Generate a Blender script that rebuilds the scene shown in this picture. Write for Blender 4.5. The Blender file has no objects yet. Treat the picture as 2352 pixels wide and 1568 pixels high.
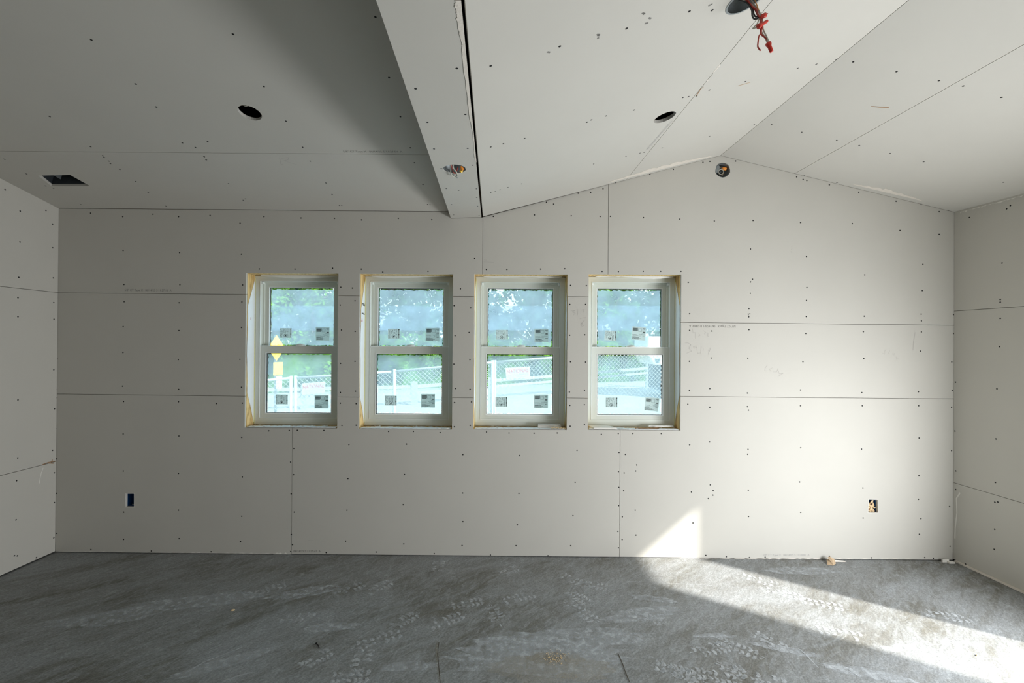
import bpy, bmesh, math, random
import numpy as np
from mathutils import Vector, Matrix
from mathutils.geometry import tessellate_polygon
random.seed(7)
R = math.radians
sc = bpy.context.scene
C = sc.collection
# ------------------------------------------------------------------ camera
F_PX, W_PX, H_PX = 1045.0, 2352.0, 1568.0
CAM = Vector((0, 0, 1.53))
D = 3.27                                   # distance of the window wall
yaw, pitch, roll = 0.0048, 0.0038, 0.0068
Fw = Vector((-math.sin(yaw) * math.cos(pitch), math.cos(yaw) * math.cos(pitch), math.sin(pitch)))
Rw = Vector((math.cos(yaw), math.sin(yaw), 0))
Uw = Rw.cross(Fw).normalized()
Rc = Rw * math.cos(roll) + Uw * math.sin(roll)
Uc = Uw * math.cos(roll) - Rw * math.sin(roll)
cam = bpy.data.objects.new('camera', bpy.data.cameras.new('camera'))
C.objects.link(cam)
cam.matrix_world = Matrix(((Rc.x, Uc.x, -Fw.x, CAM.x), (Rc.y, Uc.y, -Fw.y, CAM.y), (Rc.z, Uc.z, -Fw.z, CAM.z), (0, 0, 0, 1)))
cam.data.sensor_width = 36
cam.data.lens = 36 * F_PX / W_PX
cam.data.clip_start = 0.02
sc.camera = cam
# ------------------------------------------------------------------ light
w = bpy.data.worlds.new('sky'); sc.world = w; w.use_nodes = True
nt = w.node_tree; nt.nodes.clear()
bg = nt.nodes.new('ShaderNodeBackground'); wo = nt.nodes.new('ShaderNodeOutputWorld')
tcn = nt.nodes.new('ShaderNodeTexCoord'); sep = nt.nodes.new('ShaderNodeSeparateXYZ'); rmp = nt.nodes.new('ShaderNodeValToRGB')
rmp.color_ramp.elements[0].position = 0.0; rmp.color_ramp.elements[0].color = (0.93, 0.97, 1.0, 1)
rmp.color_ramp.elements[1].position = 0.9; rmp.color_ramp.elements[1].color = (0.60, 0.78, 1.0, 1)
nt.links.new(tcn.outputs['Generated'], sep.inputs[0]); nt.links.new(sep.outputs[2], rmp.inputs[0])
nt.links.new(rmp.outputs[0], bg.inputs[0]); nt.links.new(bg.outputs[0], wo.inputs[0])
SKY, SUN, EXPO, DOOR = 0.62, 3.1, 1.91, 26.5
bg.inputs[1].default_value = SKY
sd = Vector((-0.832 * math.cos(R(35)), 0.555 * math.cos(R(35)), -math.sin(R(35)))).normalized()   # where the sunlight travels
sun = bpy.data.objects.new('sun', bpy.data.lights.new('sun', 'SUN')); C.objects.link(sun)
sun.data.energy = SUN; sun.data.angle = R(1.5); sun.data.color = (1, 0.955, 0.88)
sun.rotation_euler = sd.to_track_quat('-Z', 'Y').to_euler(); sun.location = (6, -4, 6)
dl = bpy.data.objects.new('door_daylight', bpy.data.lights.new('door_daylight', 'AREA')); C.objects.link(dl)   # area lamp added just inside the right doorway, standing in for its daylight
dl.data.shape = 'RECTANGLE'; dl.data.size = 0.74; dl.data.size_y = 1.2; dl.data.energy = DOOR; dl.data.color = (0.95, 0.975, 1.0)
dl.location = (3.0, 1.50, 0.66); dl.rotation_euler = Vector((-1, 0.14, 0.05)).to_track_quat('-Z', 'Z').to_euler()
sc.view_settings.view_transform = 'Standard'; sc.view_settings.look = 'None'
sc.view_settings.gamma = 1; sc.view_settings.use_curve_mapping = False
sc.view_settings.exposure = EXPO
sc.cycles.max_bounces = 10; sc.cycles.diffuse_bounces = 8; sc.cycles.transparent_max_bounces = 16
sc.cycles.sample_clamp_indirect = 12
sc.cycles.use_denoising = True

# ------------------------------------------------------------------ projection helpers
def ray(px, py):
    return (Fw * F_PX + Rc * (px - W_PX / 2) - Uc * (py - H_PX / 2)).normalized()
def hit(px, py, O, n):
    d = ray(px, py); return CAM + d * ((O - CAM).dot(n) / d.dot(n))
def project(p):
    v = p - CAM; z = v.dot(Fw); return (W_PX / 2 + F_PX * v.dot(Rc) / z, H_PX / 2 - F_PX * v.dot(Uc) / z)
class Plane:
    """A flat surface of the room: origin, two in-plane axes, normal into the room."""
    def __init__(s, O, u, v, n): s.O, s.u, s.v, s.n = O, u.normalized(), v.normalized(), n.normalized()
    def at(s, px, py): return hit(px, py, s.O, s.n)
    def q(s, px, py): return s.ab(s.at(px, py))
    def ab(s, p): d = p - s.O; return (d.dot(s.u), d.dot(s.v))
    def w(s, a, b, c=0.0): return s.O + s.u * a + s.v * b + s.n * c
Z = Vector((0, 0, 1))
back = Plane(Vector((0, D, 0)), Vector((1, 0, 0)), Z, Vector((0, -1, 0)))
floorp = Plane(Vector((0, 0, 0)), Vector((1, 0, 0)), Vector((0, 1, 0)), Z)

# ------------------------------------------------------------------ mesh helpers
class MB:
    def __init__(s): s.v, s.f, s.sm = [], [], []
    def add(s, vs, fs, smooth=False):
        o = len(s.v); s.v += [tuple(p) for p in vs]; s.f += [tuple(i + o for i in f) for f in fs]; s.sm += [smooth] * len(fs); return s
    def box(s, x0, x1, y0, y1, z0, z1):
        return s.add([(x, y, z) for x in (x0, x1) for y in (y0, y1) for z in (z0, z1)],
                     [(0, 1, 3, 2), (4, 6, 7, 5), (0, 4, 5, 1), (2, 3, 7, 6), (0, 2, 6, 4), (1, 5, 7, 3)])
    def obox(s, c, ax, ay, az, dx, dy, dz):
        c, ax, ay, az = Vector(c), Vector(ax).normalized(), Vector(ay).normalized(), Vector(az).normalized()
        vs = [c + ax * (i * dx / 2) + ay * (j * dy / 2) + az * (k * dz / 2) for i in (-1, 1) for j in (-1, 1) for k in (-1, 1)]
        return s.add(vs, [(0, 1, 3, 2), (4, 6, 7, 5), (0, 4, 5, 1), (2, 3, 7, 6), (0, 2, 6, 4), (1, 5, 7, 3)])
    def slab(s, pl, loops, c0, c1):
        """polygon with holes in plane coordinates, between heights c0 and c1 over the plane"""
        L = [[(p[0], p[1]) for p in l] for l in loops]
        flat = [p for l in L for p in l]
        tris = tessellate_polygon([[Vector((a, b, 0)) for a, b in l] for l in L])
        n = len(flat)
        vs = [pl.w(a, b, c1) for a, b in flat] + [pl.w(a, b, c0) for a, b in flat]
        fs = []
        for t in tris:
            fs.append(tuple(t)); fs.append(tuple(i + n for i in reversed(t)))
        o = 0
        for l in L:
            m = len(l)
            for i in range(m):
                j = (i + 1) % m
                fs.append((o + i, o + j, o + j + n, o + i + n))
            o += m
        return s.add(vs, fs)
    def ring(s, x0, x1, z0, z1, wl, wr, wb, wt, y0, y1):
        pl = Plane(Vector((0, 0, 0)), Vector((1, 0, 0)), Z, Vector((0, -1, 0)))
        return s.slab(pl, [[(x0, z0), (x1, z0), (x1, z1), (x0, z1)], [(x0 + wl, z0 + wb), (x0 + wl, z1 - wt), (x1 - wr, z1 - wt), (x1 - wr, z0 + wb)]], -y1, -y0)
    def tube(s, pts, r, n=8, sub=5, cap=True):
        P = [Vector(p) for p in pts]
        if sub > 1 and len(P) > 2:
            Q = []
            for i in range(len(P) - 1):
                p0, p1, p2, p3 = P[max(i - 1, 0)], P[i], P[i + 1], P[min(i + 2, len(P) - 1)]
                for k in range(sub):
                    t = k / sub
                    Q.append(0.5 * ((2 * p1) + (p2 - p0) * t + (2 * p0 - 5 * p1 + 4 * p2 - p3) * t * t + (3 * p1 - p0 - 3 * p2 + p3) * t ** 3))
            Q.append(P[-1]); P = Q
        rr = r if isinstance(r, (list, tuple)) else [r] * len(P)
        if len(rr) != len(P): rr = [rr[min(int(i * len(rr) / len(P)), len(rr) - 1)] for i in range(len(P))]
        vs = []; nrm = None
        for i, p in enumerate(P):
            t = (P[min(i + 1, len(P) - 1)] - P[max(i - 1, 0)])
            t = t.normalized() if t.length > 1e-9 else Vector((0, 0, 1))
            if nrm is None: nrm = t.orthogonal().normalized()
            nrm = (nrm - t * nrm.dot(t)); nrm = nrm.normalized() if nrm.length > 1e-6 else t.orthogonal().normalized()
            b = t.cross(nrm)
            for k in range(n):
                a = 2 * math.pi * k / n; vs.append(p + (nrm * math.cos(a) + b * math.sin(a)) * rr[i])
        fs = [(i * n + k, i * n + (k + 1) % n, (i + 1) * n + (k + 1) % n, (i + 1) * n + k) for i in range(len(P) - 1) for k in range(n)]
        if cap: fs += [tuple(reversed(range(n))), tuple(range((len(P) - 1) * n, len(P) * n))]
        return s.add(vs, fs, True)
    def lathe(s, c, ax, prof, n=24, ref=None):
        """prof: (radius, height along ax)"""
        c = Vector(c); ax = Vector(ax).normalized(); e = (Vector(ref) if ref else ax.orthogonal()).normalized(); g = ax.cross(e)
        vs = [c + ax * h + (e * math.cos(2 * math.pi * k / n) + g * math.sin(2 * math.pi * k / n)) * r for r, h in prof for k in range(n)]
        m = len(prof)
        fs = [(i * n + k, i * n + (k + 1) % n, (i + 1) * n + (k + 1) % n, (i + 1) * n + k) for i in range(m - 1) for k in range(n)]
        return s.add(vs, fs, n > 10)
    def build(s, name, mat, parent=None, bevel=0, wn=False):
        me = bpy.data.meshes.new(name)
        off = wloc(parent)
        me.from_pydata([(x - off.x, y - off.y, z - off.z) for x, y, z in s.v], [], s.f)
        me.polygons.foreach_set('use_smooth', s.sm)
        me.materials.append(mat)
        bm = bmesh.new(); bm.from_mesh(me); bmesh.ops.recalc_face_normals(bm, faces=bm.faces); bm.to_mesh(me); bm.free()
        me.update()
        o = bpy.data.objects.new(name, me); C.objects.link(o)
        if parent: o.parent = parent
        if bevel:
            b = o.modifiers.new('bevel', 'BEVEL'); b.width = bevel; b.segments = 2; b.limit_method = 'ANGLE'
        return o
def wloc(o):
    v = Vector((0, 0, 0))
    while o: v += Vector(o.location); o = o.parent
    return v
def tag(o, label=None, cat=None, group=None, kind=None):
    if label: o['label'] = label
    if cat: o['category'] = cat
    if group: o['group'] = group
    if kind: o['kind'] = kind
    return o
def empty(name, loc, **k):
    o = bpy.data.objects.new(name, None); C.objects.link(o); o.location = loc; o.empty_display_size = 0.1
    return tag(o, **k)
def text_mesh(name, s, pl, a, b, ang, height, width, mat, parent, lift=0.0006):
    """flat lettering on a surface; (a,b) the start of the base line, ang its direction in the plane"""
    cu = bpy.data.curves.new(name, 'FONT'); cu.body = s; cu.size = 1.0
    t = bpy.data.objects.new(name, cu); C.objects.link(t)
    dg = bpy.context.evaluated_depsgraph_get(); dg.update()
    me = bpy.data.meshes.new_from_object(t.evaluated_get(dg))
    bpy.data.objects.remove(t)
    xs = [v.co.x for v in me.vertices]; ys = [v.co.y for v in me.vertices]
    kx = width / (max(xs) - min(xs)); ky = height / 0.72
    off = wloc(parent); ca, sa = math.cos(ang), math.sin(ang)
    for v in me.vertices:
        x, y = (v.co.x - min(xs)) * kx, v.co.y * ky
        v.co = pl.w(a + x * ca - y * sa, b + x * sa + y * ca, lift) - off
    me.materials.clear(); me.materials.append(mat); me.name = name
    o = bpy.data.objects.new(name, me); C.objects.link(o); o.parent = parent
    return o

# ------------------------------------------------------------------ materials
def mat(name, col, rough=0.6, metal=0.0, noise=0.0, nscale=20, bump=0.0, bscale=200, spec=0.5, stretch=None, trans=0):
    m = bpy.data.materials.new(name); m.use_nodes = True; N = m.node_tree.nodes; L = m.node_tree.links
    p = N['Principled BSDF']; p.inputs['Base Color'].default_value = (*col, 1); p.inputs['Roughness'].default_value = rough
    p.inputs['Metallic'].default_value = metal; p.inputs['Specular IOR Level'].default_value = spec
    tc = N.new('ShaderNodeTexCoord')
    if noise or bump:
        mp = N.new('ShaderNodeMapping'); L.new(tc.outputs['Object'], mp.inputs[0])
        if stretch: mp.inputs['Scale'].default_value = stretch
    if noise:
        n = N.new('ShaderNodeTexNoise'); n.inputs['Scale'].default_value = nscale; n.inputs['Detail'].default_value = 5
        L.new(mp.outputs[0], n.inputs['Vector'])
        mx = N.new('ShaderNodeMix'); mx.data_type = 'RGBA'
        mx.inputs[6].default_value = (*[max(0, c * (1 - noise)) for c in col], 1); mx.inputs[7].default_value = (*[min(1, c * (1 + noise)) for c in col], 1)
        L.new(n.outputs['Fac'], mx.inputs[0]); L.new(mx.outputs[2], p.inputs['Base Color'])
    if bump:
        n2 = N.new('ShaderNodeTexNoise'); n2.inputs['Scale'].default_value = bscale; n2.inputs['Detail'].default_value = 3
        L.new(mp.outputs[0], n2.inputs['Vector']); b = N.new('ShaderNodeBump'); b.inputs['Strength'].default_value = bump; b.inputs['Distance'].default_value = 0.002
        L.new(n2.outputs['Fac'], b.inputs['Height']); L.new(b.outputs[0], p.inputs['Normal'])
    return m
M = {}
M['paper'] = mat('drywall_paper', (0.56, 0.543, 0.497), 0.85, noise=0.035, nscale=3.0, bump=0.05, bscale=400, spec=0.2)
M['gypsum'] = mat('gypsum_edge', (0.80, 0.78, 0.73), 0.9, noise=0.1, nscale=60, bump=0.5, bscale=300, spec=0.1)
M['torn'] = mat('torn_paper', (0.74, 0.69, 0.62), 0.95, noise=0.12, nscale=40, bump=0.8, bscale=90, spec=0.1)
M['screw'] = mat('black_phosphate', (0.012, 0.012, 0.012), 0.5, spec=0.3)
M['ink'] = mat('grey_print_ink', (0.22, 0.215, 0.20), 0.9, spec=0.1)
M['ink_faint'] = mat('faint_print_ink', (0.44, 0.43, 0.42), 0.9, spec=0.1)
M['pencil'] = mat('pencil', (0.47, 0.45, 0.42), 0.9, spec=0.1)
M['vinyl'] = mat('window_vinyl', (0.66, 0.69, 0.63), 0.38, spec=0.4, noise=0.02, nscale=8)
M['bead'] = mat('glazing_bead', (0.82, 0.85, 0.83), 0.35)
M['gasket'] = mat('spacer_black', (0.03, 0.035, 0.04), 0.5)
M['wrap'] = mat('house_wrap', (0.82, 0.86, 0.88), 0.55, bump=0.3, bscale=60)
M['foam'] = mat('yellow_foam_line', (0.72, 0.70, 0.30), 0.8)
M['steel'] = mat('galvanised_steel', (0.30, 0.33, 0.34), 0.45, metal=0.7, noise=0.25, nscale=60)
M['dark_steel'] = mat('dull_steel', (0.06, 0.07, 0.08), 0.5, metal=0.4, noise=0.3, nscale=40)
M['cavity'] = mat('cavity_shade', (0.035, 0.034, 0.03), 0.9)  # near-black: shade of the closed cavity put into the colour
M['blue'] = mat('blue_plastic', (0.015, 0.10, 0.30), 0.35)
M['wire_black'] = mat('black_insulation', (0.03, 0.035, 0.035), 0.4)
M['wire_white'] = mat('white_insulation', (0.50, 0.49, 0.42), 0.45)
M['wire_red'] = mat('red_insulation', (0.42, 0.045, 0.03), 0.4)
M['copper'] = mat('bare_copper', (0.62, 0.33, 0.14), 0.35, metal=0.8)
M['red_cap'] = mat('red_plastic', (0.55, 0.035, 0.02), 0.35)
M['orange_cap'] = mat('orange_plastic', (0.95, 0.33, 0.05), 0.4)
M['yellow_cap'] = mat('yellow_plastic', (0.95, 0.62, 0.05), 0.4)
M['kraft'] = mat('kraft_paper', (0.50, 0.37, 0.24), 0.85, noise=0.15, nscale=40)
M['crackm'] = mat('crack_dark', (0.07, 0.06, 0.045), 0.95)
M['wood_chip'] = mat('pale_wood', (0.72, 0.55, 0.33), 0.8, noise=0.25, nscale=90)
M['brown'] = mat('brown_splinter', (0.32, 0.19, 0.10), 0.9, noise=0.3, nscale=50)
M['white_metal'] = mat('galvanised_rail', (0.62, 0.64, 0.65), 0.5, metal=0.1)
M['sign_yellow'] = mat('sign_yellow', (0.95, 0.60, 0.02), 0.5)
M['sign_white'] = mat('sign_white', (0.66, 0.66, 0.67), 0.5)
M['sign_red'] = mat('sign_red', (0.72, 0.05, 0.06), 0.6)
M['truck'] = mat('white_paint', (0.85, 0.86, 0.88), 0.3)
M['dark_glass'] = mat('dark_glass', (0.10, 0.18, 0.24), 0.1)
M['rubber'] = mat('rubber', (0.04, 0.04, 0.04), 0.8)
M['bark'] = mat('bark', (0.16, 0.12, 0.09), 0.9, noise=0.3, nscale=15)
M['concrete_out'] = mat('outside_concrete', (0.46, 0.44, 0.42), 0.9, noise=0.1, nscale=2)
M['sheath'] = mat('sheathing', (0.30, 0.22, 0.14), 0.9, noise=0.2, nscale=8)
M['rail_white'] = mat('pale_guardrail', (0.42, 0.44, 0.43), 0.6)
def wood_mat():
    m = mat('pine_framing', (0.62, 0.42, 0.16), 0.7, bump=0.2, bscale=80)
    N = m.node_tree.nodes; L = m.node_tree.links; p = N['Principled BSDF']
    tc = N.new('ShaderNodeTexCoord'); mp = N.new('ShaderNodeMapping'); mp.inputs['Scale'].default_value = (30, 12, 3)
    n = N.new('ShaderNodeTexNoise'); n.inputs['Scale'].default_value = 2; n.inputs['Detail'].default_value = 6; n.inputs['Distortion'].default_value = 1.5
    r = N.new('ShaderNodeValToRGB'); r.color_ramp.elements[0].color = (0.40, 0.24, 0.07, 1); r.color_ramp.elements[1].color = (0.78, 0.58, 0.27, 1)
    r.color_ramp.elements[0].position = 0.3; r.color_ramp.elements[1].position = 0.6
    L.new(tc.outputs['Object'], mp.inputs[0]); L.new(mp.outputs[0], n.inputs['Vector']); L.new(n.outputs['Fac'], r.inputs[0]); L.new(r.outputs[0], p.inputs['Base Color'])
    return m
M['pine'] = wood_mat()
def leaf_mat(name, c0, c1):
    m = bpy.data.materials.new(name); m.use_nodes = True; N = m.node_tree.nodes; L = m.node_tree.links; N.clear()
    tc = N.new('ShaderNodeTexCoord'); n = N.new('ShaderNodeTexNoise'); n.inputs['Scale'].default_value = 0.9; n.inputs['Detail'].default_value = 6
    r = N.new('ShaderNodeValToRGB'); r.color_ramp.elements[0].position = 0.38; r.color_ramp.elements[1].position = 0.62
    r.color_ramp.elements[0].color = (*c0, 1); r.color_ramp.elements[1].color = (*c1, 1)
    d = N.new('ShaderNodeBsdfDiffuse'); t = N.new('ShaderNodeBsdfTranslucent'); mx = N.new('ShaderNodeMixShader'); mx.inputs[0].default_value = 0.35
    o = N.new('ShaderNodeOutputMaterial')
    L.new(tc.outputs['Object'], n.inputs['Vector']); L.new(n.outputs['Fac'], r.inputs[0]); L.new(r.outputs[0], d.inputs[0]); L.new(r.outputs[0], t.inputs[0])
    L.new(d.outputs[0], mx.inputs[1]); L.new(t.outputs[0], mx.inputs[2]); L.new(mx.outputs[0], o.inputs[0])
    return m
M['leaf_a'] = leaf_mat('leaf_dark', (0.008, 0.035, 0.010), (0.12, 0.30, 0.035))
M['leaf_b'] = leaf_mat('leaf_light', (0.015, 0.06, 0.012), (0.20, 0.42, 0.05))
M['leaf_c'] = leaf_mat('leaf_blue', (0.008, 0.03, 0.022), (0.10, 0.25, 0.09))
def glass_mat():
    m = bpy.data.materials.new('window_glass'); m.use_nodes = True; N = m.node_tree.nodes; L = m.node_tree.links; N.clear()
    t = N.new('ShaderNodeBsdfTransparent'); t.inputs[0].default_value = (0.93, 0.96, 0.94, 1)
    g = N.new('ShaderNodeBsdfGlossy'); g.inputs['Roughness'].default_value = 0.02
    mx = N.new('ShaderNodeMixShader'); mx.inputs[0].default_value = 0.04; o = N.new('ShaderNodeOutputMaterial')
    L.new(t.outputs[0], mx.inputs[1]); L.new(g.outputs[0], mx.inputs[2]); L.new(mx.outputs[0], o.inputs[0]); return m
M['glass'] = glass_mat()
def film_mat(name, fac, tint, haze):
    m = bpy.data.materials.new(name); m.use_nodes = True; N = m.node_tree.nodes; L = m.node_tree.links; N.clear()
    t = N.new('ShaderNodeBsdfTransparent'); t.inputs[0].default_value = (*tint, 1)
    tr = N.new('ShaderNodeBsdfTranslucent'); tr.inputs[0].default_value = (*haze, 1)
    tc = N.new('ShaderNodeTexCoord'); n = N.new('ShaderNodeTexNoise'); n.inputs['Scale'].default_value = 9; n.inputs['Detail'].default_value = 4
    mr = N.new('ShaderNodeMapRange'); mr.inputs[1].default_value = 0.3; mr.inputs[2].default_value = 0.7; mr.inputs[3].default_value = fac - 0.06; mr.inputs[4].default_value = fac + 0.06
    mx = N.new('ShaderNodeMixShader'); o = N.new('ShaderNodeOutputMaterial')
    L.new(tc.outputs['Object'], n.inputs['Vector']); L.new(n.outputs['Fac'], mr.inputs[0]); L.new(mr.outputs[0], mx.inputs[0])
    L.new(t.outputs[0], mx.inputs[1]); L.new(tr.outputs[0], mx.inputs[2]); L.new(mx.outputs[0], o.inputs[0]); return m
M['film'] = film_mat('protective_film', 0.32, (0.88, 0.96, 0.94), (0.72, 0.87, 1.0))
M['film2'] = film_mat('film_overlap', 0.20, (0.95, 0.97, 1.0), (0.86, 0.92, 1.0))
def sticker_mat(name, c):
    m = bpy.data.materials.new(name); m.use_nodes = True; N = m.node_tree.nodes; L = m.node_tree.links; N.clear()
    t = N.new('ShaderNodeBsdfTranslucent'); t.inputs[0].default_value = (*c, 1); d = N.new('ShaderNodeBsdfDiffuse'); d.inputs[0].default_value = (*c, 1)
    mx = N.new('ShaderNodeMixShader'); mx.inputs[0].default_value = 0.62; o = N.new('ShaderNodeOutputMaterial')
    L.new(d.outputs[0], mx.inputs[1]); L.new(t.outputs[0], mx.inputs[2]); L.new(mx.outputs[0], o.inputs[0]); return m
M['sticker'] = sticker_mat('label_paper', (0.80, 0.84, 0.82))
M['sticker_ink'] = mat('label_print', (0.06, 0.07, 0.065), 0.8, spec=0.1)
M['sticker_grey'] = mat('label_print_grey', (0.26, 0.29, 0.27), 0.8, spec=0.1)
def floor_mat():
    m = bpy.data.materials.new('troweled_concrete'); m.use_nodes = True; N = m.node_tree.nodes; L = m.node_tree.links
    p = N['Principled BSDF']; tc = N.new('ShaderNodeTexCoord')
    def mp(rot, s):
        r0 = N.new('ShaderNodeMapping'); r0.inputs['Rotation'].default_value = (0, 0, -R(rot)); L.new(tc.outputs['Object'], r0.inputs[0])
        a = N.new('ShaderNodeMapping'); a.inputs['Scale'].default_value = s; L.new(r0.outputs[0], a.inputs[0]); return a
    def noise(v, sc_, det=6, dist=0.0, ro=0.55):
        n = N.new('ShaderNodeTexNoise'); n.inputs['Scale'].default_value = sc_; n.inputs['Detail'].default_value = det; n.inputs['Distortion'].default_value = dist; n.inputs['Roughness'].default_value = ro
        L.new(v.outputs[0], n.inputs['Vector']); return n
    def ramp(n, a, b, c0, c1):
        r = N.new('ShaderNodeValToRGB'); r.color_ramp.elements[0].position = a; r.color_ramp.elements[1].position = b
        r.color_ramp.elements[0].color = (*c0, 1); r.color_ramp.elements[1].color = (*c1, 1); L.new(n.outputs['Fac'], r.inputs[0]); return r
    def mix(f, a, b, mode='MIX'):
        x = N.new('ShaderNodeMix'); x.data_type = 'RGBA'; x.blend_type = mode
        if hasattr(f, 'outputs'): L.new(f.outputs[0], x.inputs[0])
        else: x.inputs[0].default_value = f
        L.new(a.outputs[2 if a.bl_idname == 'ShaderNodeMix' else 0], x.inputs[6])
        if hasattr(b, 'outputs'): L.new(b.outputs[2 if b.bl_idname == 'ShaderNodeMix' else 0], x.inputs[7])
        else: x.inputs[7].default_value = (*b, 1)
        return x
    iso = mp(0, (1, 1, 1)); st1 = mp(40, (1.0, 3.6, 1)); st2 = mp(68, (1.2, 3.0, 1)); fine = mp(20, (8, 40, 1))
    big = ramp(noise(mp(35, (0.7, 1.7, 1)), 1.8, 6, 0.9), 0.36, 0.66, (0.150, 0.146, 0.126), (0.28, 0.292, 0.298))
    s1 = ramp(noise(st1, 2.4, 9, 1.6, 0.65), 0.42, 0.66, (0, 0, 0), (1, 1, 1))
    s2 = ramp(noise(st2, 4.5, 9, 2.2, 0.7), 0.48, 0.70, (0, 0, 0), (1, 1, 1))
    a = mix(0.0, big, (0.30, 0.32, 0.33))
    f1 = N.new('ShaderNodeMath'); f1.operation = 'MULTIPLY'; f1.inputs[1].default_value = 0.62; L.new(s1.outputs[0], f1.inputs[0]); L.new(f1.outputs[0], a.inputs[0])
    b = mix(0.0, a, (0.36, 0.385, 0.40))
    f2 = N.new('ShaderNodeMath'); f2.operation = 'MULTIPLY'; f2.inputs[1].default_value = 0.60; L.new(s2.outputs[0], f2.inputs[0]); L.new(f2.outputs[0], b.inputs[0])
    sp = ramp(noise(iso, 95, 8, 0.3, 0.8), 0.35, 0.7, (0.62, 0.62, 0.62), (1.36, 1.36, 1.36))
    c = mix(1.0, b, sp, 'MULTIPLY')
    fr = ramp(noise(mp(48, (3, 14, 1)), 6, 6, 1.5, 0.7), 0.3, 0.7, (0.74, 0.74, 0.74), (1.25, 1.25, 1.25))
    d = mix(1.0, c, fr, 'MULTIPLY')
    wh = ramp(noise(mp(45, (1, 2.6, 1)), 6, 10, 1.0, 0.75), 0.60, 0.74, (0, 0, 0), (1, 1, 1))
    e = mix(0.0, d, (0.46, 0.48, 0.49))
    f3 = N.new('ShaderNodeMath'); f3.operation = 'MULTIPLY'; f3.inputs[1].default_value = 0.75; L.new(wh.outputs[0], f3.inputs[0]); L.new(f3.outputs[0], e.inputs[0])
    L.new(e.outputs[2], p.inputs['Base Color']); p.inputs['Roughness'].default_value = 0.62; p.inputs['Specular IOR Level'].default_value = 0.35
    bp = N.new('ShaderNodeBump'); bp.inputs['Strength'].default_value = 0.25; bp.inputs['Distance'].default_value = 0.002
    L.new(noise(iso, 40, 8).outputs['Fac'], bp.inputs['Height']); L.new(bp.outputs[0], p.inputs['Normal'])
    return m
M['floor'] = floor_mat()
def dust_mat(name, col, lo, hi, scale):
    m = bpy.data.materials.new(name); m.use_nodes = True; N = m.node_tree.nodes; L = m.node_tree.links; N.clear()
    tc = N.new('ShaderNodeTexCoord'); n = N.new('ShaderNodeTexNoise'); n.inputs['Scale'].default_value = scale; n.inputs['Detail'].default_value = 7; n.inputs['Roughness'].default_value = 0.7
    mr = N.new('ShaderNodeMapRange'); mr.inputs[1].default_value = 0.38; mr.inputs[2].default_value = 0.62; mr.inputs[3].default_value = lo; mr.inputs[4].default_value = hi
    d = N.new('ShaderNodeBsdfDiffuse'); d.inputs[0].default_value = (*col, 1); t = N.new('ShaderNodeBsdfTransparent'); mx = N.new('ShaderNodeMixShader'); o = N.new('ShaderNodeOutputMaterial')
    L.new(tc.outputs['Object'], n.inputs['Vector']); L.new(n.outputs['Fac'], mr.inputs[0]); L.new(mr.outputs[0], mx.inputs[0]); L.new(t.outputs[0], mx.inputs[1]); L.new(d.outputs[0], mx.inputs[2]); L.new(mx.outputs[0], o.inputs[0]); return m
M['dust'] = dust_mat('gypsum_dust', (0.58, 0.61, 0.63), 0.15, 0.75, 28)
M['dust_thin'] = dust_mat('thin_gypsum_dust', (0.52, 0.55, 0.57), 0.05, 0.75, 26)
M['sawdust'] = dust_mat('sawdust', (0.42, 0.38, 0.30), 0.0, 0.42, 130)

# ------------------------------------------------------------------ room planes
P = back.at
cL, cR = P(127, 1267), P(2189, 1285)
fl = floorp.at(0, 1325); fr_ = floorp.at(2352, 1362)
cl0 = Vector((cL.x, D, 0)); cr0 = Vector((cR.x, D, 0))
uL = Vector((fl.x - cl0.x, fl.y - cl0.y, 0)).normalized(); uR = Vector((fr_.x - cr0.x, fr_.y - cr0.y, 0)).normalized()
left = Plane(cl0, uL, Z, Vector((-uL.y, uL.x, 0)) if (-uL.y) > 0 else Vector((uL.y, -uL.x, 0)))
right = Plane(cr0, uR, Z, Vector((-uR.y, uR.x, 0)) if (-uR.y) < 0 else Vector((uR.y, -uR.x, 0)))
rd = ray(1134, 787); vdir = -Vector((rd.x, rd.y, 0)).normalized()              # ridge and beam run this way towards the camera
ridge0 = P(1655, 357); eaveL = P(1108, 498.5); eaveR = P(2200, 489)
def mk(O, u, p2):
    v = p2 - O; v = (v - u * v.dot(u)).normalized(); n = u.cross(v)
    if n.z > 0: n = -n
    return Plane(O, u, v, n)
vaultL = mk(ridge0, vdir, eaveL)
vaultR = mk(ridge0, vdir, eaveR)
beamB = mk(P(1107, 499), vdir, P(1035, 500.5))
a_, b_, c_ = P(127, 478), P(1030, 486), left.at(0, 409)
ceilL = mk(b_, (a_ - b_).normalized(), c_)
YR = -3.0                                                                       # the wall behind the camera
T = 0.016
GAP = 0.0015

def inset(poly, d):
    n = len(poly); area = sum(poly[i][0] * poly[(i + 1) % n][1] - poly[(i + 1) % n][0] * poly[i][1] for i in range(n))
    s = 1 if area > 0 else -1; out = []
    for i in range(n):
        p0, p1, p2 = Vector(poly[i - 1]), Vector(poly[i]), Vector(poly[(i + 1) % n])
        e1, e2 = (p1 - p0).normalized(), (p2 - p1).normalized()
        n1, n2 = Vector((-e1.y, e1.x)) * s, Vector((-e2.y, e2.x)) * s
        b = n1 + n2; k = b.dot(n1)
        out.append(tuple(p1 + b * (d / k) if abs(k) > 0.2 else p1 + n1 * d))
    return out
def inside(p, poly):
    x, y = p; r = False; n = len(poly)
    for i in range(n):
        (x1, y1), (x2, y2) = poly[i], poly[(i + 1) % n]
        if (y1 > y) != (y2 > y) and x < (x2 - x1) * (y - y1) / (y2 - y1) + x1: r = not r
    return r
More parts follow.
